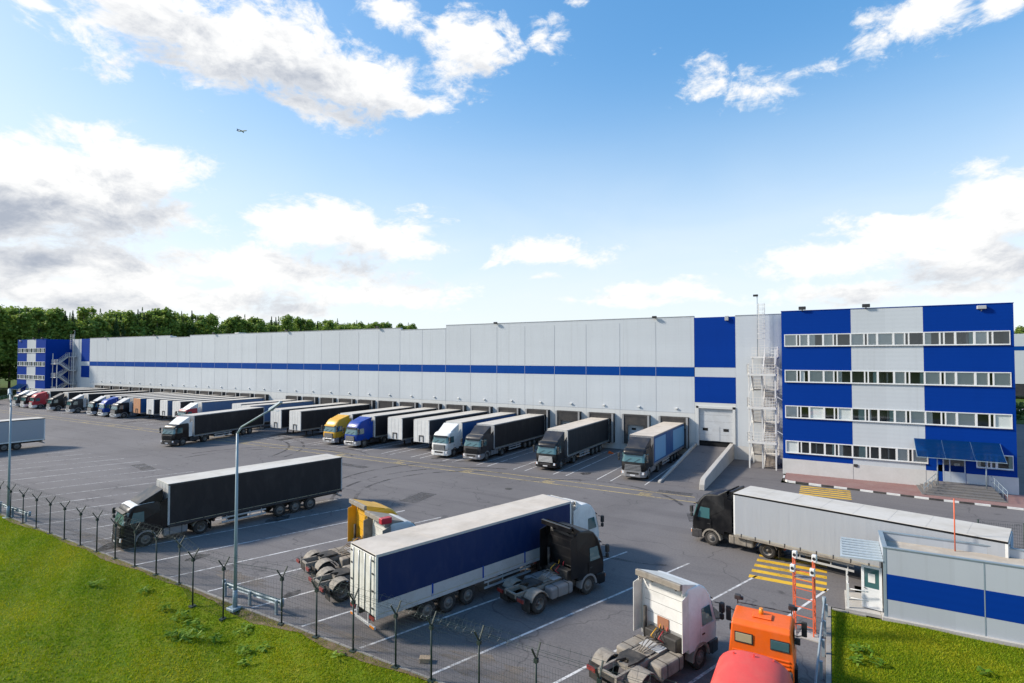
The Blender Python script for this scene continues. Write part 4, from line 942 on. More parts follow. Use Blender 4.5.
# ------------------------------------------------------------------ vehicles
def wheel(parent, x, y, side, dual=False, r=.5, rimm='rim', z=None):
    """tyre (sub-part rim); outer face towards side"""
    w = .6 if dual else .33
    z = r if z is None else z
    y0 = y-side*w
    def tyre(b):
        for (o0, o1) in (((0,.28),(.32,.6)) if dual else ((0,w),)):
            b.lathe([(r*.58,o0+.03),(r*.86,o0),(r*.97,o0+.035),(r,o0+.07),(r,o1-.07),(r*.97,o1-.035),(r*.86,o1),(r*.58,o1-.03)], (0,0,0), (0,1,0), 24)
        if not dual:
            for i in range(3): pass
    t = part('wheel', parent, M['rubber'], tyre, key=(dual,r))
    t.location = (x, y0 if side > 0 else y, z) if side > 0 else (x, y, z)
    if side > 0: t.location = (x, y-w, z)
    else: t.location = (x, y, z)
    def rimf(b):
        s = 1 if side > 0 else -1; o = w if side > 0 else 0
        f = lambda d: o-s*d
        dp = (.22 if dual else .03)
        b.lathe([(r*.60,f(.03)),(r*.56,f(.02)),(r*.50,f(dp)),(r*.34,f(dp+.02)),(r*.30,f(dp-.05 if not dual else dp)),(r*.16,f(dp-.08 if not dual else dp-.1)),(r*.14,f(dp-.1 if not dual else dp-.16)),(.005,f(dp-.1 if not dual else dp-.16))], (0,0,0), (0,1,0), 20)
        for i in range(10):
            a = i*.6283; c = Vector((r*.26*math.cos(a), f(dp-.03), r*.26*math.sin(a))); b.cyl(c, c+Vector((0,s*.05,0)), .018, n=5)
    part('rim', t, M[rimm], rimf, key=(dual,r,side>0))
    return t

def tractor(root, color, roof='high', grille='black', bumper=None, deflector=None, skirt='greyskirt', axles=2, visor='black', spoiler=True, beam='lightgrey', rear='', top=None, chassis='dust'):
    """cab-over tractor, local x forward, origin on the ground below the front of the cab"""
    bumper = bumper or color; deflector = deflector or color; top = top or color
    P_high = [(.02,.95,1.16,.13),(.04,1.35,1.19,.15),(.0,1.72,1.20,.17),(-.27,2.66,1.17,.22),(-.40,2.92,1.15,.22),(-.72,3.28,1.10,.18),(-1.1,3.46,1.06,.08),(-2.15,3.52,1.10,0),(-2.28,3.42,1.14,0),(-2.28,2.6,1.22,0),(-2.28,.95,1.22,0)]
    P_low = [(.02,.95,1.16,.13),(.04,1.35,1.19,.15),(.0,1.72,1.20,.17),(-.27,2.62,1.17,.22),(-.40,2.82,1.14,.20),(-.72,2.95,1.10,.12),(-1.1,3.0,1.10,.06),(-2.15,3.04,1.12,0),(-2.28,2.95,1.16,0),(-2.28,2.4,1.22,0),(-2.28,.95,1.22,0)]
    P = P_high if roof == 'high' else P_low
    def cab(b):
        rows = []
        for (x,z,w,c) in P:
            i = w-.30 if c > .05 else w*.78
            rows.append([b.bm.verts.new(p) for p in ((x-c,-w,z),(x-c*.28,-(w-.10) if c > .05 else -w*.93,z),(x,-i,z),(x,i,z),(x-c*.28,(w-.10) if c > .05 else w*.93,z),(x-c,w,z))])
        fs = []
        for A, B in zip(rows[:-1], rows[1:]):
            for i in range(5): fs.append(b.bm.faces.new((A[i],A[i+1],B[i+1],B[i])))
        for f in fs: f.smooth = True
        b.bm.faces.new([r[0] for r in rows]); b.bm.faces.new([r[5] for r in reversed(rows)]); b.bm.faces.new(rows[0]+rows[-1][::-1])
        for e in b.bm.edges:
            if e.calc_face_angle(0) > .5: e.smooth = False
    cb = part('cab', root, M[color], cab, key=roof)
    if top != color:
        part('roof_cap', cb, M[top], lambda b: b.hexa([(-.45,-1.05,P[4][1]+.01),(-.45,1.05,P[4][1]+.01),(-2.2,1.1,P[7][1]-.2),(-2.2,-1.1,P[7][1]-.2),(-.74,-1.0,P[5][1]+.03),(-.74,1.0,P[5][1]+.03),(-2.2,1.06,P[7][1]+.03),(-2.2,-1.06,P[7][1]+.03)]), key=roof)
    z0, z1 = P[2][1]+.02, P[3][1]-.04
    def ws(b):
        (xa,za,wa,ca),(xb,zb,wb,cb_) = P[2],P[3]; o = .012
        f = lambda x,c,i: (x-c*(1 if i == 2 else .28 if i == 1 else 0))+o
        def pt(row, i, t):
            x = xa+(xb-xa)*t; z = za+(zb-za)*t; w = wa+(wb-wa)*t; c = ca+(cb_-ca)*t
            return {0:(x+o,-(w-.30),z),1:(x-c*.28+o,-(w-.10),z),2:(x-c*.75+o,-(w-.02),z),3:(x+o,w-.30,z),4:(x-c*.28+o,w-.10,z),5:(x-c*.75+o,w-.02,z)}[i]
        for i, j in ((2,1),(1,0),(0,3),(3,4),(4,5)):
            b.poly([pt(0,i,.05),pt(0,j,.05),pt(0,j,.95),pt(0,i,.95)])
    g = part('windscreen', root, M['screen'], ws, key=roof)
    for y in (-.75,.1): part('wiper', g, M['plastic'], lambda b: b.bar((.03,y,1.80),(-.06,y+.55,2.12),.025), key=y)
    part('sun_visor', root, M[visor], lambda b: b.prism([(P[3][0]+.05,-1.02,P[3][1]-.02),(P[3][0]+.24,-.98,P[3][1]-.14),(P[3][0]+.24,.98,P[3][1]-.14),(P[3][0]+.05,1.02,P[3][1]-.02)], (.0,0,.05)), key=roof)
    for s in (-1,1):
        w = part('side_window', root, M['screen'], lambda b: b.prism([(-.42,s*1.205,1.80),(-1.28,s*1.222,1.80),(-1.28,s*1.19,2.52),(-.62,s*1.165,2.52)], (0,s*.012,0)), key=s)
        d = part('door', root, M[color], lambda b: b.prism([(-.33,s*1.2,1.0),(-1.42,s*1.221,1.0),(-1.42,s*1.221,1.76),(-.30,s*1.203,1.76)], (0,s*.02,0), .006), key=s)
        part('handle', d, M['plastic'], lambda b: b.box(-1.34,-1.14,min(s*1.243,s*1.27),max(s*1.243,s*1.27),1.45,1.5), key=s)
        def mir(b):
            b.bar((-.18,s*1.16,2.5),(-.08,s*1.42,2.5),.03); b.bar((-.18,s*1.18,1.8),(-.08,s*1.42,1.85),.03)
            b.box(-.20,.0,min(s*1.36,s*1.56),max(s*1.36,s*1.56),2.12,2.56,.03); b.box(-.18,-.02,min(s*1.37,s*1.54),max(s*1.37,s*1.54),1.82,2.07,.03)
        part('mirror', root, M['plastic'], mir, key=s)
        hl = part('headlight', root, M['lampclear'], lambda b: b.hexa([(.0,s*.62,.62),(-.02,s*1.14,.62),(.10,s*1.12,.62),(.145,s*.62,.62),(.0,s*.62,.86),(-.02,s*1.14,.86),(.09,s*1.12,.86),(.135,s*.62,.86)]), key=s)
        part('indicator', hl, M['amber'], lambda b: b.box(-.05,.06,min(s*1.142,s*1.17),max(s*1.142,s*1.17),.64,.8), key=s)
        def arch(b):
            n = 9; A = [(-1.4+.66*math.cos(math.pi*i/n), .5+.66*math.sin(math.pi*i/n)) for i in range(n+1)]; I = [(-1.4+.55*math.cos(math.pi*i/n), .5+.55*math.sin(math.pi*i/n)) for i in range(n+1)]
            y0, y1 = sorted((s*.86, s*1.25))
            for i in range(n):
                b.hexa([(A[i][0],y0,A[i][1]),(A[i+1][0],y0,A[i+1][1]),(A[i+1][0],y1,A[i+1][1]),(A[i][0],y1,A[i][1]),(I[i][0],y0,I[i][1]),(I[i+1][0],y0,I[i+1][1]),(I[i+1][0],y1,I[i+1][1]),(I[i][0],y1,I[i][1])])
        part('wheel_arch', root, M[skirt], arch, key=s)
        part('entry_step', root, M[bumper], lambda b: (b.box(-.74,-.25,min(s*.9,s*1.22),max(s*.9,s*1.22),.40,.945,.03), b.mat(0)), key=s)
        if spoiler and roof != 'flat':
            part('side_deflector', root, M[deflector], lambda b: b.prism([(-2.285,s*1.20,1.15),(-2.82,s*1.23,1.15),(-2.82,s*1.23,3.3),(-2.285,s*1.18,3.45 if roof == 'high' else 2.95)], (0,s*.03,0)), key=(s,roof))
        def tank(b):
            y0, y1 = sorted((s*.55, s*1.16)); b.box(-4.15,-2.55,y0,y1,.42,1.0,.09,2)
        tk = part('fuel_tank', root, M[skirt], tank, key=s)
        for x in (-2.95,-3.75): part('tank_strap', tk, M['frame'], lambda b: b.box(x,x+.06,min(s*.54,s*1.175),max(s*.54,s*1.175),.405,1.015,.05), key=(s,x))
    part('engine_cover', root, M['frame'], lambda b: (b.box(-2.4,-.3,-.85,.85,.55,.96), b.box(-2.75,-2.29,-.9,.7,.8,1.5,.04), b.cyl((-2.5,.85,.9),(-2.5,.85,2.3),.08)), key=1)
    gr = part('grille', root, M['plastic'], lambda b: b.box(.0,.085,-.86,.86,.90,1.58,.02), key=1)
    if grille != 'none': part('grille_bars', gr, M[grille], lambda b: [b.box(.086,.125,-.84+.02*i,.84-.02*i,(.93+.13*i),(.93+.13*i+.06)) for i in range(5)], key=1)
    bp = part('bumper', root, M[bumper], lambda b: b.prism([(.17,-.75,.34),(.17,.75,.34),(.02,1.2,.34),(-.5,1.23,.34),(-.5,-1.23,.34),(.02,-1.2,.34)], (0,0,.55), .04), key=1)
    part('number_plate', bp, M['plate'], lambda b: b.box(.176,.186,-.26,.26,.47,.58), key=1)
    part('lower_intake', bp, M['plastic'], lambda b: b.box(.165,.18,-.6,.6,.62,.82), key=1)
    if roof == 'high' and spoiler:
        part('roof_spoiler', root, M[deflector], lambda b: (b.hexa([(-1.35,-.98,3.46),(-1.35,.98,3.46),(-2.62,1.12,3.80),(-2.62,-1.12,3.80),(-1.35,-.98,3.50),(-1.35,.98,3.50),(-2.62,1.12,3.88),(-2.62,-1.12,3.88)]), [b.prism([(-1.4,s*1.0,3.4),(-2.62,s*1.13,3.38),(-2.62,s*1.13,3.86),(-1.4,s*1.0,3.49)], (0,-s*.03,0)) for s in (-1,1)]), key=1)
        part('spoiler_beam', root, M[beam], lambda b: (b.box(-2.80,-2.63,-1.16,1.16,3.64,3.90,.02), [b.bar((-2.6,s*.6,3.66),(-2.2,s*.6,3.3),.05) for s in (-1,1)]), key=1)
    if roof == 'low' and spoiler:
        part('roof_spoiler', root, M[deflector], lambda b: (b.hexa([(-.95,-.95,2.98),(-.95,.95,2.98),(-2.45,1.12,3.80),(-2.45,-1.12,3.80),(-1.0,-.92,3.06),(-1.0,.92,3.06),(-2.45,1.08,3.88),(-2.45,-1.08,3.88)]), [b.prism([(-1.0,s*.94,2.98),(-2.45,s*1.12,2.98),(-2.45,s*1.12,3.85),(-1.05,s*.94,3.04)], (0,-s*.03,0)) for s in (-1,1)]), key=1)
    # running gear
    xe = -6.05 if axles == 2 else -6.9
    def fr(b):
        for s in (-1,1): b.box(-.6 if False else xe, -.5, s*.42-.05, s*.42+.05, .78, 1.02)
        for x in (-2.5,-3.3,-4.0,-5.0,xe+.1): b.box(x-.06,x+.06,-.37,.37,.80,.98)
    fm = part('chassis', root, M[chassis], fr, key=axles)
    def gear(b):
        b.box(-3.0,-2.5,-.36,.36,.98,1.06); b.box(-4.0,-3.1,-.30,.30,1.021,1.05); b.cyl((-3.6,-.5,.75),(-3.6,.5,.75),.12,n=8)
        for i in range(4): b.tube([(-2.6,-.3+.2*i,1.15),(-3.2,-.25+.17*i,1.25+.05*i),(-3.9,-.1+.08*i,1.1)], .025, 5)
        b.box(-4.1,-3.3,-.52,.52,.50,.74,.03)
    part('frame_deck', fm, M['dust'], gear, key=axles)
    part('fifth_wheel', root, M['frame'], lambda b: (b.prism([(-4.1,-.42,1.10),(-4.2,.42,1.10),(-4.75,.46,1.10),(-5.15,.3,1.02),(-4.8,.08,1.08),(-4.8,-.08,1.08),(-5.15,-.3,1.02),(-4.75,-.46,1.10)], (0,0,.07)), b.box(-4.7,-4.3,-.4,.4,.98,1.099)), key=1)
    for s in (-1,1):
        wheel(root, -1.4, s*1.2, s, False, .51)
        for ax in ([-5.05] if axles == 2 else [-4.75,-6.1]):
            wheel(root, ax, s*1.2, s, True, .51)
            def mg(b):
                n = 7; y0, y1 = sorted((s*.56, s*1.23)); a0, a1 = R(20), R(160)
                for i in range(n):
                    t0 = a0+(a1-a0)*i/n; t1 = a0+(a1-a0)*(i+1)/n; q = lambda t, r: (ax+r*math.cos(t), .51+r*math.sin(t))
                    p = [q(t0,.60), q(t1,.60), q(t1,.64), q(t0,.64)]
                    b.hexa([(p[0][0],y0,p[0][1]),(p[1][0],y0,p[1][1]),(p[1][0],y1,p[1][1]),(p[0][0],y1,p[0][1]),(p[3][0],y0,p[3][1]),(p[2][0],y0,p[2][1]),(p[2][0],y1,p[2][1]),(p[3][0],y1,p[3][1])])
            part('mudguard', root, M[skirt if chassis != 'dust' else 'dust'], mg, key=(s,ax))
        def flap(b): b.box(xe+.28,xe+.31,min(s*.58,s*1.22),max(s*.58,s*1.22),.22,.9)
        part('mud_flap', root, M['rubber'], flap, key=(s,axles))
        part('tail_light', root, M['lampred'], lambda b: b.box(xe-.05,xe+.02,min(s*.60,s*1.05),max(s*.60,s*1.05),.74,.90), key=(s,axles))
    part('rear_crossbar', root, M['frame'], lambda b: b.box(xe+.021,xe+.1,-1.05,1.05,.72,.92), key=axles)

def trailer(root, L=13.6, H=4.0, W=2.52, side='black', front='white', roofm='roof', rear='white', rail='greyskirt', band=None, panels=None, nose=True, legs=False, detail=False, railtop='offwhite'):
    """curtain-side semi-trailer, local x forward, origin on the ground below its front wall"""
    zf = 1.15; k = (L,H,W); hw = W/2
    cm = {'black': curtain_mat('curtain_black', (.016,.016,.019)), 'navy': curtain_mat('curtain_navy', (.002,.019,.088)), 'grey': curtain_mat('curtain_grey', (.33,.35,.38)), 'blue': curtain_mat('curtain_blue', (.004,.075,.24)), 'steelblue': curtain_mat('curtain_steel_blue', (.09,.16,.30)), 'lightblue': curtain_mat('curtain_light_blue', (.17,.30,.48))}[side]
    part('load_box', root, M['darkgrey'], lambda b: b.box(-L+.06,-.06,-hw+.05,hw-.05,zf-.1,H-.06), key=k)
    for s in (-1,1):
        y0, y1 = sorted((s*(hw-.045), s*hw)); zb = zf+.62 if band else zf+.02
        cu = part('curtain', root, cm, lambda b: b.box(-L+.12,-.12,y0,y1,zb,H-.12), key=(k,s,bool(band)))
        if band:
            part('side_board', root, M[band], lambda b: b.box(-L+.12,-.12,y0,y1,zf+.02,zb-.004), key=(k,s))
            for x in (-L*.3,-L*.53,-L*.77): part('board_post', root, M['blue'], lambda b: b.box(x-.05,x+.05,*sorted((s*hw, s*(hw+.012))),zf+.02,zb+.05), key=(k,s,x))
        if panels:
            for a, c in panels:
                part('pale_panel', cu, curtain_mat('curtain_pale_blue', (.14,.34,.56)), lambda b: b.box(-c,-a,*sorted((s*(hw+.003), s*(hw+.012))),zf+.25,H-.32), key=(k,s,a,c))
        part('side_rail', root, M[rail], lambda b: b.box(-L+.02,-.02,*sorted((s*(hw-.10), s*(hw+.015))),zf-.14,zf+.019,.01), key=(k,s))
        part('reflective_strip', cu, paint('reflective_tape', (.42,.38,.26), .4, dirt=.5), lambda b: b.box(-L+.15,-.15,*sorted((s*(hw+.001), s*(hw+.006))),zf+.05,zf+.085), key=(k,s))
        if detail:
            for x in np.arange(-L+.5,-.3,.9): part('strap_buckle', cu, M[railtop], lambda b: b.box(x-.025,x+.025,*sorted((s*(hw+.001), s*(hw+.02))),zf-.08,zf+.16), key=(k,s,round(float(x),2)))
        part('top_rail', root, M['black' if side == 'grey' else rail], lambda b: b.box(-L+.02,-.02,*sorted((s*(hw-.08), s*(hw+.012))),H-.12,H-.03), key=(k,s))
        part('corner_post', root, M[front], lambda b: b.box(-.12,0.0,*sorted((s*(hw-.12), s*(hw+.008))),zf,H-.125,.01), key=(k,s))
        part('corner_post', root, M[rear], lambda b: b.box(-L,-L+.118,*sorted((s*(hw-.12), s*(hw+.008))),zf,H-.125,.01), key=(k,s,1))
    part('roof', root, M[roofm], lambda b: (b.box(-L,0,-hw,hw,H-.029,H,.012), [b.box(x-.015,x+.015,-hw+.06,hw-.06,H+.001,H+.006) for x in np.arange(-L+1.6,-1,1.7)]), key=k)
    fw = part('front_wall', root, M[front], lambda b: b.box(-.06,-.004,-hw+.121,hw-.121,zf-.02,H-.03), key=k)
    def cpl(b):
        for y in (-.32,.32): b.box(0,.05,y-.06,y+.06,zf+.05,zf+.85)
        b.box(0,.05,-.26,.26,zf+.72,zf+.85)
    part('coupling_panel', fw, M['frame'], cpl, key=k)
    part('wall_seam', fw, M['lightgrey'], lambda b: [b.box(-.003,.006,y-.012,y+.012,zf,H-.1) for y in (-.62,0,.62)], key=k)
    for s in (-1,1):
        dd = part('rear_door', root, M[rear], lambda b: b.box(-L-.03,-L+.02,*sorted((s*.01, s*(hw-.125))),zf+.02,H-.10,.012), key=(k,s))
        for y in (.3,.85): part('locking_bar', dd, M['silver'], lambda b: b.cyl((-L-.055,s*y,zf+.05),(-L-.055,s*y,H-.12),.022,n=6), key=(k,s,y))
        for z in (zf+.3,zf+1.1,zf+1.9,zf+2.5) if detail else (): part('hinge', dd, M['darkgrey'], lambda b: b.box(-L-.05,-L-.031,*sorted((s*(hw-.30), s*(hw-.128))),z,z+.08), key=(k,s,z))
        part('tail_light', root, M['lampred'], lambda b: b.box(-L-.04,-L+.02,*sorted((s*.72, s*1.15)),.92,1.06), key=(k,s))
        for x in (L-2.95-2.62, L-2.95-1.31, L-2.95):
            pass
    part('rear_bumper', root, M['lightgrey'], lambda b: (b.box(-L-.02,-L+.08,-1.18,1.18,.52,.66,.015), b.box(-L+.0,-L+.06,-.6,-.5,.66,1.1), b.box(-L+.0,-L+.06,.5,.6,.66,1.1)), key=k)
    for s in (-1,1): part('reflector_board', root, M['amber'], lambda b: b.box(-L-.035,-L-.021,*sorted((s*1.15,s*.75)),.54,.64), key=(k,s))
    def ch(b):
        for s in (-1,1): b.prism([(-.6,s*.5-.06,1.0),(-3.2,s*.5-.06,1.0),(-4.2,s*.5-.06,.72),(-L+.1,s*.5-.06,.72),(-L+.1,s*.5-.06,1.14),(-.6,s*.5-.06,1.14)], (0,.12,0))
        for x in np.arange(-L+.5,-1,1.1): b.box(x-.05,x+.05,-hw+.12,hw-.12,1.01,1.13)
    part('chassis', root, M['frame'], ch, key=k)
    for s in (-1,1):
        part('landing_leg', root, M['frame'], lambda b: (b.box(-2.75,-2.6,*sorted((s*.62, s*.78)),.12 if legs else .42,1.05), b.box(-2.85,-2.5,*sorted((s*.55, s*.85)),.0 if legs else .36,.08 if legs else .44)), key=(k,s,legs))
        part('side_guard', root, M['lightgrey'], lambda b: (b.box(-L+6.7,-3.6,*sorted((s*1.14, s*1.18)),.48,.6), b.box(-L+6.7,-3.6,*sorted((s*1.14, s*1.18)),.78,.9), [b.box(x,x+.06,*sorted((s*1.08, s*1.139)),.46,1.05) for x in (-L+7.0,-L*.42,-4.0)]), key=(k,s))
        for x in (L-2.95, L-4.26, L-5.57):
            wheel(root, -x, s*1.2, s, False, .5)
        for x in (L-2.95, L-4.26, L-5.57):
            def mg(b):
                n = 5; y0, y1 = sorted((s*.84, s*1.22))
                for i in range(n):
                    t0 = R(35+110*i/n); t1 = R(35+110*(i+1)/n); q = lambda t, r: (-x+r*math.cos(t), .5+r*math.sin(t))
                    p = [q(t0,.575), q(t1,.575), q(t1,.595), q(t0,.595)]
                    b.hexa([(p[0][0],y0,p[0][1]),(p[1][0],y0,p[1][1]),(p[1][0],y1,p[1][1]),(p[0][0],y1,p[0][1]),(p[3][0],y0,p[3][1]),(p[2][0],y0,p[2][1]),(p[2][0],y1,p[2][1]),(p[3][0],y1,p[3][1])])
            part('mudguard', root, M['plastic'], mg, key=(k,s,x))
    part('axle', root, M['frame'], lambda b: [b.cyl((-x,-.9,.5),(-x,.9,.5),.07,n=8) for x in (L-2.95, L-4.26, L-5.57)], key=k)
    part('pallet_box', root, M['frame'], lambda b: (b.box(-5.6,-4.2,-.9,.9,.5,.95,.03), b.cyl((-3.4,-.45,.85),(-3.4,.45,.85),.14)), key=1)

TG, SG = 'truck tractors parked at the loading docks', 'trailers backed up to the loading docks'
def rig(tl, sl_, pos, ang, s, tkw, skw, tg=None, sg=None, L=13.6, bend=0, reach=4.55, ts=1.0):
    """trailer whose front wall stands at pos, heading ang, with a tractor coupled ahead"""
    d = Vector((math.cos(ang), math.sin(ang), 0)); p = Vector((*pos,0))
    if sl_:
        r = thing('semi_trailer', sl_, 'trailer', p, ang, sg, s); trailer(r, L=L, **skw)
    if tl:
        a2 = ang+bend; d2 = Vector((math.cos(a2), math.sin(a2), 0)); kp = p-d*1.5*s
        t = thing('semi_truck', tl, 'truck', kp+d2*reach*s, a2, tg, s*ts); tractor(t, **tkw)
DOWN = -math.pi/2
def dockrig(k, tl, sl_, tkw, skw, yf=58.3, s=1.07, front=None):
    L = (73.75-yf)/s
    j = random.Random(k*7+1); da = R(j.uniform(-.45,.45))
    rig(tl, sl_, (DK(k)+j.uniform(-.1,.1)+math.sin(da)*15, yf), DOWN+da, s, tkw, skw, TG, SG, L=round(L,2), bend=R(j.uniform(-2,2)))
T = dict
dockrig(0, 'dark grey semi truck with purple tinted roof fairing beside the ramp wall', 'docked trailer with pale blue panels on its blue side, next to the ramp', T(color='black', roof='low', grille='silver', bumper='grey', deflector='darkgrey', skirt='grey'), T(side='blue', front='grey', panels=[(.5,4.6),(7.8,13.2)], rail='grey', roofm='roofbeige'), yf=59.6)
dockrig(2, 'black semi truck with a white slatted grille at the second occupied dock from the ramp', 'black curtain docked trailer pulled by the truck with the white slatted grille', T(color='black', roof='low', grille='white', bumper='black', deflector='darkgrey', skirt='darkgrey'), T(side='black', front='offwhite', roofm='roofbeige'), yf=59.4)
dockrig(4, 'dark grey semi truck with a light bumper directly right of the white cab', 'docked trailer with dark grey curtains behind the dark grey truck', T(color='darkgrey', roof='low', grille='black', bumper='grey', deflector='darkgrey', skirt='grey'), T(side='black', front='lightgrey', rail='grey'), yf=59.4)
dockrig(5, 'white semi truck parked at a dock with a blue sided trailer', 'blue sided docked trailer behind the white cab', T(color='white', roof='low', grille='silver', bumper='white', skirt='darkgrey'), T(side='blue', front='white'), yf=59.4)
dockrig(6, None, 'docked trailer without a truck, white front, directly left of the white cab', {}, T(side='black', front='white', legs=True), yf=59.0)
dockrig(7, None, 'docked trailer without a truck, white front, directly right of the blue truck', {}, T(side='black', front='white', legs=True), yf=59.3)
dockrig(8, 'bright blue semi truck at a dock beside the yellow one', 'white roofed docked trailer behind the bright blue truck', T(color='blue', roof='high', grille='silver', bumper='silver', skirt='darkgrey'), T(side='black', front='white'), yf=59.2)
dockrig(9, 'yellow semi truck with silver front at a dock', 'white roofed docked trailer behind the yellow truck', T(color='yellow', roof='high', grille='silver', bumper='silver', skirt='darkgrey', visor='yellow'), T(side='black', front='white'), yf=59.6)
dockrig(11, None, 'black sided docked trailer with a white front left of the yellow truck', {}, T(side='black', front='white', legs=True), yf=58.4)
dockrig(12, None, 'white fronted black trailer just right of the tail of the black rig crossing the yard', {}, T(side='black', front='white', legs=True), yf=58.7)
dockrig(14, None, 'steel blue sided docked trailer partly hidden behind the black rig crossing the yard', {}, T(side='steelblue', front='white', legs=True), yf=60.2)
dockrig(15, None, 'white fronted dark trailer seen over the roof of the black rig crossing the yard', {}, T(side='black', front='white', legs=True), yf=61.6)
dockrig(17, 'red semi truck with white roof peeking over the black rig crossing the yard', 'steel blue docked trailer behind the red truck that peeks over the crossing black rig', T(color='red', roof='low', grille='black', deflector='white', top='white'), T(side='steelblue', front='white'), yf=60.4)
dockrig(18, None, 'white fronted docked trailer directly left of the red truck behind the crossing black rig', {}, T(side='black', front='white', legs=True), yf=59.2)
dockrig(19, None, 'white fronted docked trailer with a steel blue side in the far dock row', {}, T(side='steelblue', front='white', legs=True), yf=59.5)
dockrig(20, None, 'white fronted black docked trailer beside the one with the tan orange front', {}, T(side='black', front='white', legs=True), yf=59.5)
OR = paint('tan_orange_front', (.55,.26,.12), .5, dirt=.3); M['tan'] = OR
dockrig(21, None, 'docked trailer with a tan orange front and blue side in the far dock row', {}, T(side='blue', front='tan', legs=True), yf=59.4)
dockrig(22, 'black semi truck with a silver front directly left of the tan fronted trailer', 'black docked trailer behind the black truck left of the tan fronted trailer', T(color='black', roof='low', grille='silver', bumper='lightgrey', deflector='lightgrey', skirt='grey'), T(side='black', front='lightgrey'), yf=60.5)
dockrig(23, 'blue semi truck between two black ones in the far dock row', 'white roofed docked trailer behind the blue truck in the far dock row', T(color='blue', roof='high', grille='silver', bumper='white', visor='white'), T(side='black', front='white'), yf=60.5)
dockrig(24, 'black semi truck with pale fairing directly left of the far blue one', 'white roofed docked trailer directly left of the one behind the far blue truck', T(color='black', roof='low', grille='silver', bumper='lightgrey', deflector='lightgrey', skirt='darkgrey'), T(side='black', front='white'), yf=60.5)
dockrig(26, 'dark semi truck standing between two empty docks, nearer the blue truck', 'black sided docked trailer between two empty docks, nearer the blue truck of the far row', T(color='darkgrey', roof='low', grille='silver', bumper='lightgrey', deflector='lightgrey'), T(side='black', front='white'), yf=60.5)
dockrig(28, 'black semi truck with a silver front standing next to the far red truck', 'black sided docked trailer next to the trailer of the far red truck', T(color='black', roof='low', grille='silver', bumper='lightgrey', deflector='darkgrey'), T(side='black', front='white'), yf=60.5)
dockrig(30, 'far red semi truck with white front near the left end of the dock row', 'white roofed docked trailer behind the far red truck', T(color='red', roof='high', grille='white', bumper='white'), T(side='black', front='white'), yf=60.5)
dockrig(31, 'dark semi truck with a white front directly left of the far red truck', 'trailer of the dark truck directly left of the far red truck', T(color='black', roof='low', grille='white', bumper='white', deflector='white'), T(side='black', front='white'), yf=60.5)
dockrig(32, 'leftmost truck of the dock row, dark with a white roof fairing', 'leftmost trailer of the dock row', T(color='darkgrey', roof='low', grille='white', bumper='lightgrey', deflector='white'), T(side='black', front='white'), yf=60.5)

# rigs out in the yard
rig('black semi truck of the rig crossing the yard in front of the docks', 'black curtain trailer of the rig crossing the yard in front of the docks', (-83.35,46.4), R(-77.3), 1.05, T(color='black', roof='low', grille='black', bumper='darkgrey', deflector='white', skirt='darkgrey'), T(side='black', front='lightgrey', rail='grey'))
rig('black semi truck with a white roof fairing parked nose to the fence', 'large black curtain trailer with white roof parked nose to the fence', (-41.55,21.45), R(-100.7), 1.01, T(color='black', roof='low', grille='black', bumper='black', deflector='black', top='white', skirt='grey'), T(side='black', front='lightgrey', rail='darkgrey', rear='lightgrey', railtop='darkgrey', detail=True), reach=4.1, ts=.95)
rig(None, 'pale grey trailer cut off by the left edge of the picture', (-99.2,20.2), R(-90.5), 1.04, {}, T(side='grey', front='white', rear='white', rail='white'))
rig('white semi truck pulling the navy trailer in the foreground', 'navy trailer with a white lower band and white doors in the foreground', (-15.35,32.05), R(73.4), .98, T(color='white', roof='high', grille='black', skirt='grey', deflector='white', beam='silver'), T(side='navy', front='white', rear='offwhite', band='lightgrey', rail='lightgrey', railtop='lightgrey', detail=True, roofm='roofbeige'), L=13.9)
rig('black semi truck with dusty skirts pulling the long grey trailer', 'long light grey curtain trailer with an off white roof behind the gate cabin', (-5.35,40.55), R(165.2), 1.0, T(color='black', roof='high', grille='black', skirt='dust', deflector='black', bumper='darkgrey', spoiler=True, beam='black', chassis='dust'), T(side='grey', front='white', rear='white', rail='dust', railtop='darkgrey', W=2.9, H=3.9, detail=True), bend=R(2))
def solo(label, xy, ang, s, **kw):
    t = thing('semi_truck', label, 'truck', (*xy,0), ang, 'tractors parked without trailers', s); tractor(t, **kw)
    bw = part('rear_panel', t, M[kw['color']], lambda b: b.box(-2.305,-2.285,-1.05,1.05,1.62,3.25,.02), key=1)
    for z in (2.05,2.55,3.0): part('panel_seam', bw, M['darkgrey'], lambda b: b.box(-2.309,-2.306,-1.0,1.0,z-.006,z+.006), key=z)
    for y, m in ((-.18,'red'),(0,'black'),(.16,'yellow')): part('air_hose', t, M[m], lambda b: b.tube([(-2.31,y,1.75),(-2.45,y*1.2,1.35),(-2.75,y*1.5,1.2),(-3.0,y*1.1,1.42),(-2.62,y,1.62)], .022, 6), key=y)
    part('hose_bracket', t, M['frame'], lambda b: (b.bar((-2.5,-.3,1.55),(-2.5,.3,1.55),.05), b.bar((-2.5,0,1.5),(-2.5,0,1.0),.05)), key=1)
    part('catwalk', t, M['lightgrey'], lambda b: b.box(-3.4,-2.82,-.5,.5,1.065,1.09), key=1)
    part('battery_box', t, M['plastic'], lambda b: b.box(-4.15,-3.3,.30,.54,.55,.98,.04), key=1)
    return t
H70 = R(69.6); hx, hy = math.cos(H70), math.sin(H70)
def nose(fw, s, side=1): # place from the right front wheel contact point
    c = Vector((*fw,0))+Vector((-hy,hx,0))*1.2*s+Vector((hx,hy,0))*1.4*s; return c.x, c.y
b1 = solo('black tractor without trailer parked tightly beside the navy trailer', nose((-11.6,28.2),.98), H70, .98, color='black', roof='high', grille='black', skirt='greyskirt', beam='black', chassis='dust')
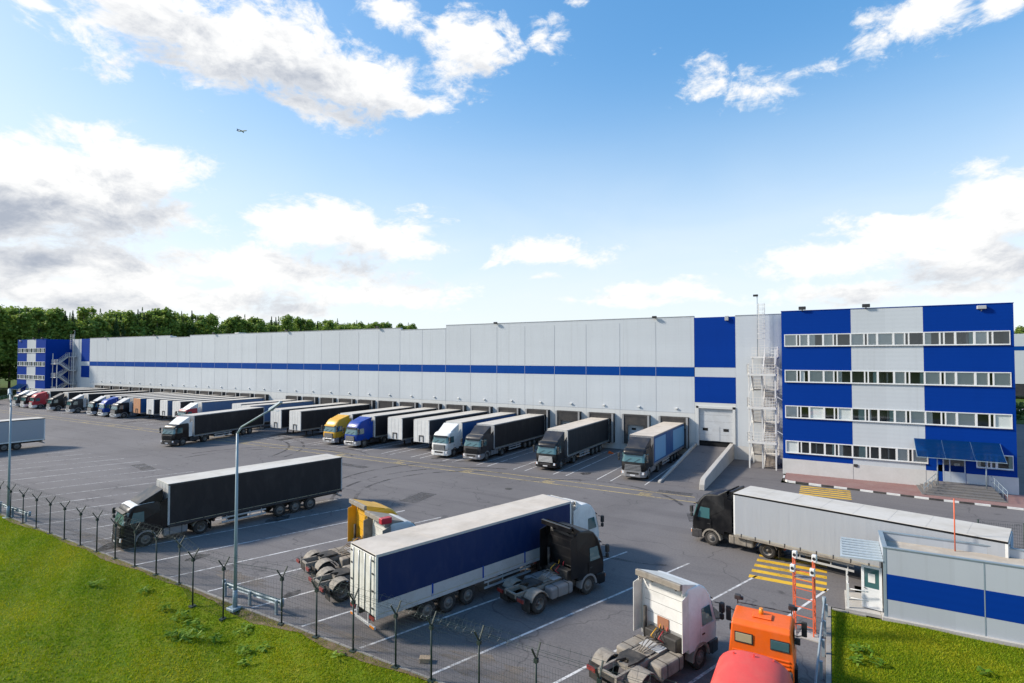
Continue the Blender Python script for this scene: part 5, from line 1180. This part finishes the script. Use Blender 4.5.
w1 = solo('white tractor without trailer showing its dusty frame at the bottom of the picture', (-5.45,25.55), H70, .97, color='white', roof='high', grille='black', skirt='dust', beam='dust', bumper='darkgrey', deflector='offwhite', chassis='dust')
part('rust_board', w1, M['rust'], lambda b: b.box(-2.345,-2.311,-.25,.32,1.52,2.02)); part('rear_vent', w1, M['plastic'], lambda b: (b.box(-2.30,-2.282,-.82,-.68,1.78,1.85), b.box(-2.30,-2.282,.68,.82,1.78,1.85)))
part('roof_hatch', w1, M['lightgrey'], lambda b: b.box(-2.2,-1.75,-.5,.6,3.53,3.60,.02))
b_ = nose((-22.39+4.0*hx*1.05, 20.48+4.0*hy*1.05),1.05)
rw = solo('white and red tractor without trailer half hidden behind the navy trailer doors', (b_[0]-.25,b_[1]-.3), H70, 1.0, color='offwhite', roof='high', grille='black', skirt='dust', beam='dust', deflector='dust', top='dust', chassis='dust')
part('red_cap', rw, M['red'], lambda b: b.box(-2.84,-2.2,-1.19,-.80,3.60,3.93,.03))
a_ = nose((-25.5+4.0*hx*1.05, 21.65+4.0*hy*1.05),1.05)
y1 = solo('yellow tractor without trailer showing a dirty frame left of the navy trailer', a_, H70, 1.0, color='yellow', roof='high', grille='black', skirt='dust', beam='dust', bumper='darkgrey', chassis='dust')

# orange tanker at the bottom right
OT = thing('tanker_truck', 'orange tanker truck with a pale red tank seen from behind beside the lawn', 'truck', (-2.47,24.95,0), R(90.5), None, 1.0)
def ocab(b):
    P = [(.0,.8),(.05,1.4),(-.02,1.75),(-.22,2.52),(-.45,2.72),(-1.75,2.74),(-1.92,2.62),(-1.95,1.55),(-1.95,.8)]
    A = [b.bm.verts.new((x,-1.13+(.10 if z > 2.6 else .03 if z > 2.4 else 0),z)) for x, z in P]; B = [b.bm.verts.new((x,1.13-(.10 if z > 2.6 else .03 if z > 2.4 else 0),z)) for x, z in P]
    fs = [b.bm.faces.new(A), b.bm.faces.new(B[::-1])]
    for i in range(len(P)): j = (i+1) % len(P); fs.append(b.bm.faces.new((A[j],A[i],B[i],B[j])))
    bmesh.ops.bevel(b.bm, geom=list({e for f in fs for e in f.edges}), offset=.05, segments=2, affect='EDGES', profile=.5)
oc = part('cab', OT, M['orange'], ocab)
part('rear_ribs', oc, M['orange'], lambda b: [b.box(-1.985,-1.952,-1.0,1.0,1.18+i*.14,1.18+i*.14+.06,.01) for i in range(4)])
part('roof_hatch', oc, M['orange'], lambda b: b.box(-1.35,-.85,-.35,.35,2.75,2.80,.02))
part('rear_window', OT, paint('dusty_pane', (.42,.36,.22), .3, dirt=.3), lambda b: b.box(-1.972,-1.953,.30,.88,1.98,2.30,.01), label='dusty tan rear pane')
part('rear_window', OT, M['screen'], lambda b: b.box(-1.972,-1.953,-.98,-.36,1.98,2.30,.01), label='dark rear pane')
for y in (.26,-1.0): part('window_seal', OT, M['plastic'], lambda b: b.box(-1.962,-1.952,y,y+.66,1.94,2.34))
part('windscreen', OT, M['screen'], lambda b: b.prism([(.0,-1.0,1.80),(.0,1.0,1.80),(-.19,.98,2.46),(-.19,-.98,2.46)], (.015,0,0)))
for s in (-1,1):
    part('side_window', OT, M['screen'], lambda b: b.prism([(-.25,s*1.135,1.72),(-1.05,s*1.135,1.72),(-1.05,s*1.12,2.38),(-.38,s*1.12,2.38)], (0,s*.01,0)))
    part('mirror', OT, M['plastic'], lambda b: (b.bar((-.1,s*1.1,2.3),(.05,s*1.45,2.35),.03), b.bar((-.1,s*1.1,1.8),(.05,s*1.45,1.85),.03), b.box(-.02,.08,*sorted((s*1.32, s*1.52)),1.8,2.4,.03), b.box(-.6,-.5,*sorted((s*1.14, s*1.3)),1.7,1.95,.02)))
    part('headlight', OT, M['lampclear'], lambda b: b.cyl((.05,s*.8,.75),(.1,s*.8,.75),.12))
    wheel(OT, -.9, s*1.2, s, False, .55)
    for ax in (-4.9,-6.25): wheel(OT, ax, s*1.2, s, True, .52)
    part('mudguard', OT, M['black'], lambda b: b.box(-1.6,-1.46,*sorted((s*.8, s*1.24)),.35,1.25))
bc = part('beacon', OT, M['amber'], lambda b: (b.cyl((-1.0,.05,2.76),(-1.0,.05,3.02),.10,.07,n=10)))
part('work_lamp', OT, M['darkgrey'], lambda b: [(b.bar((-.35,y,2.74),(-.35,y,2.95),.04), b.box(-.45,-.25,y-.12,y+.12,2.93,3.12,.03), b.box(-.25,-.1,y-.2,y-.02,2.86,3.0,.03)) for y in (1.0,-1.0)]+[b.tube([(-.35,1.0,2.8),(-.3,.3,2.79),(-.3,-.4,2.79),(-.35,-1.0,2.8)], .02, 5)])
part('bumper', OT, M['grey'], lambda b: b.box(-.3,.2,-1.2,1.2,.4,.8,.04))
part('chassis', OT, M['frame'], lambda b: (b.box(-8.3,-.3,-.45,-.35,.75,1.0), b.box(-8.3,-.3,.35,.45,.75,1.0), b.box(-2.45,-2.05,-1.1,1.1,.6,1.35,.04), b.box(-3.7,-2.6,-.9,.9,.7,1.2,.05), b.box(-3.3,-2.5,-1.05,-.7,.7,1.45,.03)))
def tank(b):
    n = 28; prof = [(0,-8.6),(.55,-8.6),(.98,-8.45),(1.0,-8.3),(1.0,-4.1),(.985,-4.02),(.55,-3.9),(0,-3.87)]
    rings = []
    for r, x in prof:
        rings.append([b.bm.verts.new((x, 1.22*r*math.copysign(abs(math.cos(2*math.pi*i/n))**.75, math.cos(2*math.pi*i/n)), 1.78+.92*r*math.copysign(abs(math.sin(2*math.pi*i/n))**.75, math.sin(2*math.pi*i/n)))) for i in range(n)])
    for A, B in zip(rings[:-1], rings[1:]):
        for i in range(n): b.bm.faces.new((A[i],A[(i+1)%n],B[(i+1)%n],B[i])).smooth = True
tk = part('tank', OT, M['tankred'], tank)
part('tank_hatch', tk, M['tankred'], lambda b: (b.cyl((-6.8,0,2.66),(-6.8,0,2.82),.32,n=16), b.box(-4.35,-4.3,-.05,0,2.68,2.80), b.box(-4.35,-4.3,.6,.65,2.58,2.70), b.box(-4.2,-4.14,-.65,-.6,2.55,2.68)))
part('fuel_tank', OT, M['grey'], lambda b: b.box(-3.2,-2.5,-1.15,-.6,.5,1.0,.06))
